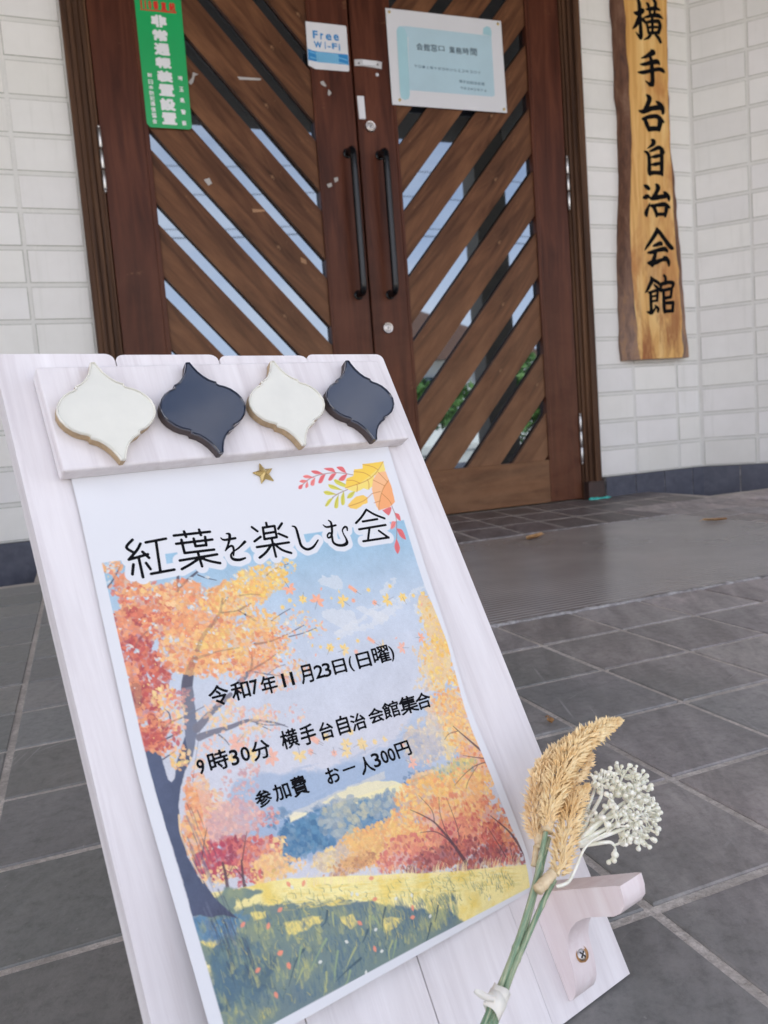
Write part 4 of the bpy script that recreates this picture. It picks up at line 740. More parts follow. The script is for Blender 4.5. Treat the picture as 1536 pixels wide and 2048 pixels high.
# crumbly mortar line along the front of the mat and the paler line behind it
def rough_strip(name, x0, x1, yc, w, h, m, n=160, jit=0.4):
    V, F = [], []
    for i in range(n + 1):
        x = x0 + (x1 - x0) * i / n
        a = w * (0.5 + jit * random.uniform(-0.5, 0.5))
        b_ = w * (0.5 + jit * random.uniform(-0.5, 0.5))
        hh = h * random.uniform(0.55, 1.15)
        V += [(x, yc - a, -0.004), (x, yc - a * 0.5, hh), (x, yc + b_ * 0.5, hh * random.uniform(0.8, 1.1)), (x, yc + b_, -0.004)]
    for i in range(n):
        for k in range(3):
            F.append((4 * i + k, 4 * i + 4 + k, 4 * i + 5 + k, 4 * i + 1 + k))
    return from_py(name, V, F, m)
tag(rough_strip('mortar_strip', -0.80, 0.735, -1.578, 0.014, 0.0035, M['edge_mortar']), None, None, kind='structure')
tag(rough_strip('mortar_strip', -0.80, 0.735, -0.694, 0.016, 0.003, M['edge_mortar']), None, None, kind='structure')

# ribbed entrance mat
t = MT('ribbed_mat_rubber', rough=0.3, spec=0.8)
g = t.noise(3, 4, 0.6, t.coord((1, 1, 1)))
t.color(t.ramp(g, [(0.3, srgb(124, 118, 113)), (0.7, srgb(146, 139, 134))]))
t.rough(g, 0.16, 0.3)
M['mat'] = t.m
V, F = [], []
y, k = -1.574, 0
prof = []
pitch = 0.0155
while y < -0.712:
    prof += [(y, 0.0002), (y + pitch * 0.10, 0.0022), (y + pitch * 0.70, 0.0022), (y + pitch * 0.80, 0.0002)]
    y += pitch
prof = [(-1.5745, -0.004)] + prof + [(prof[-1][0] + 0.001, -0.004)]
for (yy, zz) in prof:
    for x in (-0.795, -0.3, 0.2, 0.725):
        V.append((x, yy, zz))
for i in range(len(prof) - 1):
    for q in range(3):
        F.append((4 * i + q, 4 * i + q + 1, 4 * i + q + 5, 4 * i + q + 4))
mat_o = from_py('entrance_mat', V, F, M['mat'])
tag(mat_o, 'long grey ribbed entrance mat let into the tiled floor before the doors', 'doormat')

# ------------------------------------------------------------------ the hall: walls, plinth, porch roof, columns
hall = empty('community_hall', loc=(0, 0, 0))
tag(hall, 'white tiled hall entrance with dark plinth and a porch roof on columns', 'building')
TW, TH = 0.2265, 0.1127
ZB = 0.0865                                    # top of the plinth
def tile_wall(name, origin, ux, length, x_joint, ztop, skip=None):
    """wall of raised white tiles; ux = direction along the wall, x_joint = where one upright joint falls"""
    ux = Vector(ux).normalized()
    nrm = Vector((ux.y, -ux.x, 0))               # towards the porch
    o3 = Vector(origin)
    V, F, MI = [], [], []
    def P(a, z, d):
        q = o3 + ux * a + nrm * d
        return (q.x, q.y, z)
    def quad(pts, mi):
        b = len(V)
        V.extend(pts)
        F.append((b, b + 1, b + 2, b + 3))
        MI.append(mi)
    for (a, b_) in ((0, length),):
        quad([P(a, ZB - 0.004, 0), P(b_, ZB - 0.004, 0), P(b_, ztop, 0), P(a, ztop, 0)], 1)
    nr = int((ztop - ZB) / TH) + 1
    k0 = -int(x_joint / TW) - 2
    gx, gz, e, dp = 0.0052, 0.0062, 0.0022, 0.0020
    for r_ in range(nr):
        z0, z1 = ZB + r_ * TH + gz, min(ZB + (r_ + 1) * TH - gz, ztop)
        if r_ == 0:
            z0 = ZB
        if z1 - z0 < 0.02:
            continue
        k = k0
        while x_joint + k * TW < length:
            a0, a1 = max(x_joint + k * TW + gx, 0.012), min(x_joint + (k + 1) * TW - gx, length - 0.006)
            k += 1
            if a1 - a0 < 0.012:
                continue
            d = dp + random.uniform(-0.0006, 0.0006)
            A = [(a0, z0), (a1, z0), (a1, z1), (a0, z1)]
            B = [(a0 + e, z0 + e), (a1 - e, z0 + e), (a1 - e, z1 - e), (a0 + e, z1 - e)]
            quad([P(x, z, d) for x, z in B], 0)
            for q in range(4):
                n_ = (q + 1) % 4
                quad([P(*A[q], 0.0006), P(*A[n_], 0.0006), P(*B[n_], d), P(*B[q], d)], 2 if q in (0, 2) else (2 if random.random() < 0.35 else 1))
    o = from_py(name, V, F, [M['wall'], M['wall_joint'], M['wall_edge']], hall, mi=MI)
    tn_ = []
    for i_ in range(len(V) // 20 + 1):
        k_ = random.uniform(0.93, 1.0)
        tn_ += [(k_, k_ * random.uniform(0.99, 1.0), k_ * random.uniform(0.97, 1.0), 1)] * 20
    at_ = o.data.color_attributes.new('tone', 'FLOAT_COLOR', 'POINT')
    at_.data.foreach_set('color', np.array(([(1, 1, 1, 1)] * 4 + tn_)[:len(V)], dtype=np.float32).ravel())
    return o
CEIL = 2.44
w1 = tile_wall('wall', (0.953, 0, 0), (1, 0, 0), 1.5085 - 0.953, 1.1565 - 0.953, CEIL)
w2 = tile_wall('wall', (1.5085, 0, 0), (0.7071, -0.7071, 0), 2.2, 0.2235, CEIL)
w3 = tile_wall('wall', (-1.5085, 0, 0), (1, 0, 0), 1.5085 - 0.953, -1.133 + 1.5085, CEIL)
w4 = tile_wall('wall', (-1.5085 - 2.2 * 0.7071, -2.2 * 0.7071, 0), (0.7071, 0.7071, 0), 2.2, 0.1, CEIL)
w1['label'] = 'strip of white tiled wall beside the doorway carrying the name board'
w2['label'] = 'white tiled wall slanting forward on the right'
def plinth(origin, ux, length, joints):
    ux = Vector(ux).normalized()
    nrm = Vector((ux.y, -ux.x, 0))
    o3 = Vector(origin)
    bm = bmesh.new()
    a = 0.0
    while a < length - 0.01:
        b_ = min(a + joints, length)
        q = [o3 + ux * (a + 0.0025), o3 + ux * (b_ - 0.0025)]
        pts = [q[0], q[1], q[1] + nrm * 0.012, q[0] + nrm * 0.012]
        lo = [bm.verts.new((p.x, p.y, -0.066)) for p in pts]
        hi = [bm.verts.new((p.x, p.y, ZB - 0.006)) for p in pts]
        bm.faces.new(lo[::-1])
        bm.faces.new(hi)
        for k in range(4):
            bm.faces.new((lo[k], lo[(k + 1) % 4], hi[(k + 1) % 4], hi[k]))
        a = b_
    q = [o3, o3 + ux * length]
    pts = [q[0] - nrm * 0.02, q[1] - nrm * 0.02, q[1] + nrm * 0.008, q[0] + nrm * 0.008]
    lo = [bm.verts.new((p.x, p.y, -0.07)) for p in pts]
    hi = [bm.verts.new((p.x, p.y, ZB - 0.0075)) for p in pts]
    fs = [bm.faces.new(lo[::-1]), bm.faces.new(hi)]
    for k in range(4):
        fs.append(bm.faces.new((lo[k], lo[(k + 1) % 4], hi[(k + 1) % 4], hi[k])))
    for f in fs:
        f.material_index = 1
    return from_bm('plinth', bm, [M['plinth'], M['edge_mortar']], hall)
plinth((0.985, 0, 0), (1, 0, 0), 1.5085 - 0.985, 0.153)
plinth((1.5085, 0, 0), (0.7071, -0.7071, 0), 2.2, 0.153)
plinth((-1.5085, 0, 0), (1, 0, 0), 1.5085 - 0.985, 0.153)
plinth((-1.5085 - 2.2 * 0.7071, -2.2 * 0.7071, 0), (0.7071, 0.7071, 0), 2.2, 0.153)
# solid body of the hall behind the tiled faces
def body():
    bm = bmesh.new()
    s = 2.2 * 0.7071
    pts = [(-1.5085 - s - 3.0, -s), (-1.5085 - s, -s), (-1.5085, 0.03), (-0.96, 0.03), (-0.96, 0.14), (0.96, 0.14), (0.96, 0.03), (1.5085, 0.03), (1.5085 + s, -s), (1.5085 + s + 3, -s), (1.5085 + s + 3, 7), (-1.5085 - s - 3, 7)]
    sh = [(x, y + 0.025) for x, y in pts]
    lo = [bm.verts.new((x, y, -0.16)) for x, y in sh]
    hi = [bm.verts.new((x, y, 3.3)) for x, y in sh]
    bm.faces.new(lo[::-1])
    bm.faces.new(hi)
    for k in range(len(sh)):
        n_ = (k + 1) % len(sh)
        bm.faces.new((lo[k], lo[n_], hi[n_], hi[k]))
    return bm
from_bm('hall_body', body(), M['concrete'], hall)
t = MT('porch_ceiling_board', rough=0.7)
t.color(t.ramp(t.noise(2, 4, 0.6, t.coord((1, 8, 1))), [(0.3, srgb(62, 48, 38)), (0.7, srgb(78, 62, 48))]))
bm = bmesh.new()
bm_box(bm, (-4.4, -2.62, CEIL), (4.4, 0.0, CEIL + 0.1))
bm_box(bm, (-4.45, -2.70, CEIL + 0.02), (4.45, -2.622, CEIL + 0.2))
bm_box(bm, (-6.2, -0.9, CEIL + 0.104), (6.2, 7.2, CEIL + 0.9))
from_bm('porch_roof', bm, t.m, hall)
box('wall_header', (-1.6, 0.0, 2.26), (1.6, 0.02, CEIL), M['wall_joint'], hall)
for cx in (1.945, -3.3):
    bm = bmesh.new()
    bm_box(bm, (cx - 0.125, -2.58, -0.03), (cx + 0.125, -2.38, CEIL), 0.012, 2)
    bm_box(bm, (cx - 0.14, -2.595, -0.004), (cx + 0.14, -2.365, 0.1), 0.01, 2)
    from_bm('porch_column', bm, plain('column_render', srgb(150, 140, 126), 0.7) if cx > 0 else bpy.data.materials['column_render'], hall)

# ------------------------------------------------------------------ door frame and doors
def jamb(sgn):
    """stepped timber casing, outer edge at .953, door edge at .876"""
    steps = [(0.9535, 0.935, -0.030), (0.935, 0.921, -0.034), (0.921, 0.917, -0.024), (0.917, 0.902, -0.022), (0.902, 0.899, -0.012), (0.899, 0.886, -0.012), (0.886, 0.8765, -0.004)]
    bm = bmesh.new()
    for a, b_, y in steps:
        x0, x1 = sorted((sgn * a, sgn * b_))
        bm_box(bm, (x0 + 0.0002, y, -0.004), (x1 - 0.0002, 0.10, 2.24), 0.0012, 1)
    return from_bm('door_jamb', bm, M['frame_wood'], frame_o)
frame_o = empty('door_frame')
tag(frame_o, 'dark brown stepped timber frame around the double doors', 'door frame')
jamb(-1)
jamb(1)
box('frame_head', (-0.953, -0.03, 2.242), (0.953, 0.1, 2.30), M['frame_wood'], frame_o)
t = MT('frame_shoe_metal', srgb(58, 44, 42), 0.5)
t.color(t.ramp(t.noise(20, 4, 0.6, t.coord()), [(0.3, srgb(48, 38, 38)), (0.7, srgb(78, 58, 52))]))
for s in (-1, 1):
    x0, x1 = sorted((s * 0.88, s * 0.959))
    box('frame_shoe', (x0, -0.038, -0.004), (x1, 0.0, 0.072), t.m, frame_o, 0.002, 1)
bm = bmesh.new()
for (x, y, r_, sz) in ((0.885, -0.046, 0.012, 0.7), (0.905, -0.05, 0.014, 0.55), (0.93, -0.048, 0.010, 0.45), (0.955, -0.046, 0.013, 0.5), (0.97, -0.044, 0.008, 0.5)):
    mtx = Matrix.Translation((x, y, 0.001)) @ Matrix.Diagonal((1.3, 0.8, sz, 1))
    bmesh.ops.create_icosphere(bm, subdivisions=2, radius=r_, matrix=mtx)
sl = from_bm('sealant', bm, M['teal'], frame_o, True)
sl['label'] = 'blob of turquoise sealant at the foot of the right jamb'

SL = 1.149                                       # slope of the slats (height over width)
PITCH, GAPH = 0.2355, 0.067
def clip(poly, a, b, c):                         # keep a*x+b*z+c >= 0
    out = []
    for i in range(len(poly)):
        p, q = poly[i], poly[(i + 1) % len(poly)]
        fp, fq = a * p[0] + b * p[1] + c, a * q[0] + b * q[1] + c
        if fp >= 0:
            out.append(p)
        if (fp >= 0) != (fq >= 0):
            t_ = fp / (fp - fq)
            out.append((p[0] + t_ * (q[0] - p[0]), p[1] + t_ * (q[1] - p[1])))
    return out
def make_door(s, label):
    """s=-1 left leaf, s=1 right leaf; the right one carries the locks"""
    d = empty('door_leaf', loc=(s * 0.875, 0, 0))
    off = Vector((s * 0.875, 0, 0))
    def mv(bm):
        bmesh.ops.translate(bm, verts=bm.verts, vec=-off)
        return bm
    tag(d, label, 'door')
    X = lambda a, b_: tuple(sorted((s * a, s * b_)))
    z0, z1, zr, zt = 0.004, 2.236, 0.1765, 2.08
    for nm, a, b_ in (('hinge_stile', 0.874, 0.722), ('lock_stile', 0.157, 0.0035)):
        x0, x1 = X(a, b_)
        bm = bmesh.new()
        bm_box(bm, (x0, 0, z0), (x1, 0.042, z1), 0.002, 1)
        from_bm(nm, mv(bm), M['stile_wood'], d)
    for nm, a, b_, w_ in (('bead', 0.7218, 0.738, 0), ('bead', 0.1572, 0.146, 0)):
        x0, x1 = X(a, b_)
        bm = bmesh.new()
        bm_box(bm, (x0, -0.0035, zr), (x1, 0.002, zt), 0.0015, 1)
        from_bm('panel_bead', mv(bm), M['stile_wood'], d)
    x0, x1 = X(0.7216, 0.1573)
    for nm, a, b_ in (('bottom_rail', z0, zr), ('top_rail', zt, z1)):
        bm = bmesh.new()
        bm_box(bm, (x0, 0.0, a), (x1, 0.041, b_), 0.002, 1)
        from_bm(nm, mv(bm), M['door_wood'], d)
    # slats: between the top edge of one slit and the bottom edge of the next
    xi = s * 0.158
    for k in range(-6, 11):
        zlo = 0.660 + PITCH * k + GAPH            # at the inner stile
        zhi = 0.660 + PITCH * (k + 1)
        poly = [(x0, zr), (x1, zr), (x1, zt), (x0, zt)]
        # line z = zz + SL*|x-xi|
        poly = clip(poly, -SL * s, 1, -(zlo - SL * s * xi))
        poly = clip(poly, SL * s, -1, (zhi - SL * s * xi)) if poly else poly
        if len(poly) < 3:
            continue
        ar = abs(sum(poly[i][0] * poly[(i + 1) % len(poly)][1] - poly[(i + 1) % len(poly)][0] * poly[i][1] for i in range(len(poly)))) / 2
        if ar < 0.0008:
            continue
        cx, cz = sum(p[0] for p in poly) / len(poly), sum(p[1] for p in poly) / len(poly)
        ang = math.atan2(SL * s, 1)
        ca_, sa_ = math.cos(ang), math.sin(ang)
        loc = [((p[0] - cx) * ca_ + (p[1] - cz) * sa_, -(p[0] - cx) * sa_ + (p[1] - cz) * ca_) for p in poly]
        bm = prism(loc, 'y', 0.0, 0.016)
        bevel_bm(bm, 0.0016, 1, 40)
        o = from_bm('slat', bm, M['door_wood'], d)
        o.location = (cx - off.x, 0.005 + random.uniform(-0.0012, 0.0012), cz)
        o.rotation_euler = (0, -ang, 0)
    bm = bmesh.new()
    bm_box(bm, (x0 - 0.012, 0.0175, zr - 0.01), (x1 + 0.012, 0.0215, zt + 0.01))
    bmesh.ops.translate(bm, verts=bm.verts, vec=(0, 0.006, 0))
    from_bm('glass_pane', mv(bm), M['glass'], d)
    # pull handle: a black bar bent back to the stile at both ends
    hx = {-1: -0.0445, 1: 0.0785}[s]
    V, F = [], []
    za, zb, st = 1.323, 0.842, 0.058
    path = [(hx, 0.001, za + 0.006), (hx, -0.012, za + 0.006), (hx, -st + 0.026, za + 0.006), (hx, -st + 0.010, za + 0.0035), (hx, -st + 0.002, za - 0.006), (hx, -st, za - 0.022)]
    path += [(hx, -st, za - 0.022 - (za - zb - 0.044) * q / 8) for q in range(1, 9)]
    path += [(hx, -st + 0.002, zb + 0.006), (hx, -st + 0.010, zb - 0.0035), (hx, -st + 0.026, zb - 0.006), (hx, -0.012, zb - 0.006), (hx, 0.001, zb - 0.006)]
    tube_into(V, F, [tuple(Vector(p) - off) for p in path], 0.0126, 14)
    for zz in (za + 0.006, zb - 0.006):
        tube_into(V, F, [tuple(Vector((hx, y_, zz)) - off) for y_ in (0.001, -0.004, -0.0045)], [0.017, 0.017, 0.013], 16)
    h = from_py('pull_handle', V, F, M['black_metal'], d, True)
    for zc in (1.265, 0.25):
        V, F = [], []
        for q in range(3):
            za_ = zc + 0.094 - q * 0.064
            tube_into(V, F, [tuple(Vector((s * 0.8765, -0.006, z_)) - off) for z_ in (za_, za_ - 0.002, za_ - 0.058, za_ - 0.060)], [0.004, 0.0058, 0.0058, 0.004], 10)
        tube_into(V, F, [tuple(Vector((s * 0.8765, -0.006, z_)) - off) for z_ in (zc + 0.104, zc + 0.095)], [0.003, 0.0045], 8)
        tube_into(V, F, [tuple(Vector((s * 0.8765, -0.006, z_)) - off) for z_ in (zc - 0.095, zc - 0.104)], [0.0045, 0.003], 8)
        hg = from_py('hinge', V, F, M['aluminium'], d, True)
    if s == 1:
        for (lx, lz) in ((0.0493, 1.4256), (0.0589, 0.7165)):
            V, F = [], []
            prof_ = [(0.0005, 0.0195), (-0.006, 0.0195), (-0.009, 0.018), (-0.0085, 0.0145), (-0.0065, 0.0135), (-0.0075, 0.0105), (-0.0085, 0.0095), (-0.0085, 0.0055), (-0.007, 0.005), (-0.0072, 0.001)]
            tube_into(V, F, [tuple(Vector((lx, y_, lz)) - off) for y_, _ in prof_], [r_ for _, r_ in prof_], 24)
            # the sweep direction doubles back, so rings are laid by hand
            V = []
            for y_, r_ in prof_:
                for q in range(24):
                    a = 2 * math.pi * q / 24
                    V.append((lx + r_ * math.cos(a) - off.x, y_, lz + r_ * math.sin(a)))
            lk = from_py('lock_cylinder', V, F, M['steel'], d, False)
            box('keyhole', (lx - off.x - 0.0012, -0.0092, lz - 0.004), (lx - off.x + 0.0012, -0.0072, lz + 0.004), M['dark_slot'], lk)
    return d
make_door(-1, 'left brown door leaf with a green sticker, slats falling towards the middle')
make_door(1, 'right brown door leaf with round steel locks and a white notice')
box('hall_interior', (-0.95, 0.062, 0.0), (0.95, 0.13, 2.25), M['black_gap'], hall)

# ------------------------------------------------------------------ things stuck on the doors
def sheet(pts, y, th=0.0008):
    bm = prism([tuple(p) for p in pts], 'y', y, y + th)
    return bm
def on_door(y):
    return lambda x, z: (x, y, z)
def glyph_row(fl, text, boxes, bold):
    for ch, (cx, cz, w, h) in zip(text, boxes):
        fl.add(glyph_mesh(ch, cx, cz, w, h, bold * h, h / 26))
gs = from_bm('sticker', sheet(D['green'], -0.0045), M['green_sticker'])
tag(gs, 'tall green sticker with white vertical lettering on the left door', 'sticker')
fl = Flat()
glyph_row(fl, '非常通報装置設置', D['g_main'], 0.07)
glyph_row(fl, '財日本防犯通信協会', D['g_left'], 0.03)
glyph_row(fl, '埼玉県警察', D['g_right'], 0.03)
fl.build('lettering', on_door(-0.0049), M['white_ink'], gs)
fl = Flat()
glyph_row(fl, '110番直結', D['g_red'], 0.04)
fl.add(([tuple(p) for p in D['g_bar']], [tuple(range(len(D['g_bar'])))]))
fl.build('red_lettering', on_door(-0.0049), M['red_ink'], gs)
wf = from_bm('sticker', sheet(D['wifi'], -0.0045), M['white_sticker'])
tag(wf, 'small white sticker reading Free Wi-Fi in blue on the left door', 'sticker')
fl = Flat()
glyph_row(fl, 'FreeWi-Fi', D['wifi_text'], 0.05)
fl.build('lettering', on_door(-0.0049), M['blue_ink'], wf)
fl = Flat()
fl.add(([tuple(p) for p in D['wifi_band']], [tuple(range(len(D['wifi_band'])))]))
bd = fl.build('blue_band', on_door(-0.0049), M['blue_ink'], wf)
fl = Flat()
b0 = D['wifi_pale']
for k in range(5):                               # pale lines of small print and the swoosh stripes
    z_ = b0[0][1] + (b0[3][1] - b0[0][1]) * (k + 0.5) / 5
    n_ = 10
    for q in range(n_):
        xa = b0[0][0] + (b0[1][0] - b0[0][0]) * q / n_
        fl.add(([(xa, z_ - 0.0035), (xa + 0.0075, z_ - 0.0035), (xa + 0.0075, z_ + 0.0035), (xa, z_ + 0.0035)], [(0, 1, 2, 3)]))
for sx0, sx1, z_ in ((0, 0.022, 0.006), (0, 0.028, -0.012), (0.103, 0.135, -0.004), (0.104, 0.137, -0.02)):
    xa, xb = b0[0][0] - 0.022 + sx0, b0[0][0] - 0.022 + sx1
    zc = b0[0][1] - 0.012 + z_
    fl.add(([(xa, zc + 0.003), (xb, zc - 0.002), (xb, zc + 0.001), (xa, zc + 0.007)], [(0, 1, 2, 3)]))
fl.build('small_print', on_door(-0.0053), M['pale_blue_ink'], wf)
pl = from_bm('door_plate', sheet(D['plate'], -0.0065, 0.0065), M['aluminium'])
tag(pl, 'small white catch plate with two screws on the right door', 'plate')
for (fx, fz) in ((0.16, 0.5), (0.86, 0.42)):
    p0, p1 = D['plate'][0], D['plate'][4]
    bm = bmesh.new()
    bmesh.ops.create_cone(bm, cap_ends=True, segments=12, radius1=0.0032, radius2=0.0026, depth=0.002,
                          matrix=Matrix.Translation((p0[0] + (p1[0] - p0[0]) * fx, -0.0072, p0[1] + (p1[1] - p0[1]) * fz)) @ Matrix.Rotation(R(90), 4, 'X'))
    from_bm('screw', bm, M['dark_slot'], pl)
bm = bmesh.new()
bm_box(bm, (0.034, -0.0105, 1.632), (0.088, -0.0066, 1.65), 0.0025, 2)
from_bm('catch', bm, M['white_sticker'], pl)
lb = from_bm('name_label', sheet(D['label'], -0.005, 0.005), M['white_sticker'])
tag(lb, 'blank upright white label above the upper door lock', 'label')
bm = bmesh.new()
bmesh.ops.create_uvsphere(bm, u_segments=14, v_segments=8, radius=0.0062, matrix=Matrix.Translation((D['plug'][0][0], -0.001, D['plug'][0][1])) @ Matrix.Diagonal((1, 0.7, 1, 1)))
tag(from_bm('door_peg', bm, M['white_sticker'], None, True), 'small round white peg just below the catch plate', 'peg')
labels = ['torn scrap of pale tape just under the Wi-Fi sticker', 'lower of two tape scraps under the Wi-Fi sticker', 'thin straight strip of pale tape on an upper slat of the left door', 'bent piece of pale tape beside the green sticker', 'left one of two tape bits beside the left pull handle', 'tape bit touching the left pull handle', 'flaking pale patch on a slat below the green sticker', 'tan scuffed tape remnant mid slat on the left door', 'tan scuffed tape remnant near the lock stile of the left door']
for pts, lbx in zip(D['scraps'], labels):
    y_ = 0.0028 if len(pts) and lbx.startswith(('thin', 'bent', 'flak', 'tan')) else -0.0012
    tag(from_bm('tape_scrap', sheet(pts, y_ - 0.0002, 0.0012), M['tape_scrap'] if 'tan' not in lbx else M['tan_scrap']), lbx, 'tape', 'tape scraps on the doors')
nt_ = from_bm('notice', sheet(D['notice'], -0.0055, 0.0012), M['laminate'])
tag(nt_, 'white laminated opening hours notice with a pale blue scroll on the right door', 'notice')
fl = Flat()
fl.add(([tuple(p) for p in D['n_body']], [tuple(range(len(D['n_body'])))]))
fl.build('printed_scroll', on_door(-0.0059), M['aqua'], nt_)
fl = Flat()
fl.add(([tuple(p) for p in D['n_roll']], [tuple(range(len(D['n_roll'])))]))
fl.build('scroll_roll', on_door(-0.0063), M['aqua_dark'], nt_)
fl = Flat()
fl.add(([tuple(p) for p in D['n_roll2']], [tuple(range(len(D['n_roll2'])))]))
fl.build('scroll_curl', on_door(-0.0063), M['aqua_dark'], nt_)
fl = Flat()
glyph_row(fl, '会館窓口業務時間', D['n_t1'], 0.012)
fl.build('lettering', on_door(-0.0067), M['grey_ink'], nt_)
fl = Flat()
glyph_row(fl, '平日・土曜午前９時から１２時３０分', D['n_t2'], 0.006)
fl.build('hours_lettering', on_door(-0.0067), M['soft_ink'], nt_)
fl = Flat()
glyph_row(fl, '横手台自治会館', D['n_t3'], 0.012)
fl.build('name_lettering', on_door(-0.0067), M['soft_ink'], nt_)
fl = Flat()
glyph_row(fl, '982-2974', D['n_t4'], 0.006)
fl.build('number_lettering', on_door(-0.0067), M['soft_ink'], nt_)
for p, (dx, dz) in zip(D['notice'], ((0.014, -0.012), (-0.014, -0.012), (-0.012, 0.012), (0.03, 0.018))):
    bm = bmesh.new()
    bmesh.ops.create_uvsphere(bm, u_segments=12, v_segments=6, radius=0.0055, matrix=Matrix.Translation((p[0] + dx, -0.006, p[1] + dz)) @ Matrix.Diagonal((1, 0.5, 1, 1)))
    tk = from_bm('drawing_pin', bm, M['brass'], nt_, True)

# ------------------------------------------------------------------ name board
def name_board():
    srt = lambda k: np.array(sorted(D[k], key=lambda p: p[1]))
    Ls, Rg, RR, Rt = srt('nb_left'), srt('nb_ridge'), srt('nb_rr'), srt('nb_right')
    zs = np.linspace(0.556, 2.21, 70)
    wob = lambda s_: 0.0022 * np.interp(zs, np.linspace(0.5, 2.3, 40), np.random.default_rng(s_).normal(size=40))
    f = lambda A: np.interp(zs, A[:, 1], A[:, 0])
    xl, xr, xs_, xe = f(Ls) + wob(1), f(Rg) + wob(2), f(RR) + wob(3), f(Rt) + wob(4)
    xs_ = np.minimum(xs_, xe - 0.004)
    yl = -0.014 + wob(5)
    V, F, MI = [], [], []
    cols = 7
    for i, z in enumerate(zs):
        zl = z + (0.012 if i == 0 else 0)
        row = [(xl[i], -0.002, z), (xl[i] + 0.001, yl[i], z), ((xl[i] + xr[i]) / 2 - 0.004, -0.036 + wob(6)[i], z), (xr[i], -0.05, z), (xs_[i], -0.05, z), (xe[i], -0.043, z), (xe[i] - 0.002, -0.002, z)]
        V += row
    for i in range(len(zs) - 1):
        for k in range(cols - 1):
            b = i * cols + k
            F.append((b, b + 1, b + 1 + cols, b + cols))
            MI.append(0 if k == 3 else 1)
    F.append(tuple(range(cols))[::-1])
    MI.append(1)
    F.append(tuple((len(zs) - 1) * cols + k for k in range(cols)))
    MI.append(1)
    return V, F, MI
t = MT('name_board_face', rough=0.45, spec=0.4)
vv = t.coord((16, 16, 1.1))
g = t.noise(1.5, 6, 0.6, vv, 0.5)
c = t.ramp(g, [(0.3, srgb(190, 132, 62)), (0.5, srgb(222, 174, 100)), (0.70, srgb(240, 206, 140))])
bl = t.noise(2.6, 4, 0.6, t.coord((4, 4, 1.3)), 0.5)
c = t.mix(t.ramp(bl, [(0.52, (0, 0, 0)), (0.68, (0.75, 0.75, 0.75))]), c, srgb(178, 110, 46))
grd = t.n('SeparateXYZ')
t.l(t.coord(), grd.inputs['Vector'])
mr = t.n('MapRange')
mr.inputs['From Min'].default_value = 1.15
mr.inputs['From Max'].default_value = 0.55
t.l(grd.outputs['Z'], mr.inputs['Value'])
st_ = t.noise(2.2, 5, 0.65, t.coord((9, 9, 2.2)), 0.4)
mm = t.n('Math')
mm.operation = 'MULTIPLY'
t.l(mr.outputs['Result'], mm.inputs[0])
t.l(t.ramp(st_, [(0.46, (0, 0, 0)), (0.62, (1, 1, 1))]), mm.inputs[1])
c = t.mix(mm.outputs[0], c, srgb(150, 86, 34))       # weather stain at the foot of the slab
t.color(c)
t.bump(g, 0.15, 0.001)
t2 = MT('name_board_bark', rough=0.7)
g2 = t2.noise(3, 6, 0.7, t2.coord((10, 10, 3)), 0.5)
c2 = t2.ramp(g2, [(0.3, srgb(74, 46, 36)), (0.5, srgb(108, 72, 52)), (0.75, srgb(140, 106, 84))])
gx_ = t2.n('SeparateXYZ')
t2.l(t2.coord(), gx_.inputs['Vector'])
mr2 = t2.n('MapRange')
mr2.inputs['From Min'].default_value = 1.1
mr2.inputs['From Max'].default_value = 0.6
t2.l(gx_.outputs['Z'], mr2.inputs['Value'])
c2 = t2.mix(mr2.outputs['Result'], c2, t2.ramp(g2, [(0.3, srgb(104, 84, 74)), (0.5, srgb(148, 120, 104)), (0.7, srgb(180, 138, 96))]))
t2.color(c2)
t2.bump(g2, 0.6, 0.004)
V, F, MI = name_board()
nb = from_py('name_board', V, F, [t.m, t2.m], None, False, MI)
tag(nb, 'tall live-edge wooden board with black brush lettering hung beside the doors', 'name board')
fl = Flat()
for strokes in D['brush']:
    sm = [[tuple(p) for p in smooth_path(s_, 4)] for s_ in strokes]
    al = np.array([p for s_ in sm for p in s_])
    x0, y0, x1, y1 = al[:, 0].min() - 0.008, al[:, 1].min() - 0.008, al[:, 0].max() + 0.008, al[:, 1].max() + 0.008
    fl.add(march(stroke_sdf(sm), x0, y0, x1, y1, 0.0016))
fl.build('lettering', lambda x, z: (x, -0.0512, z), M['brush_ink'], nb)

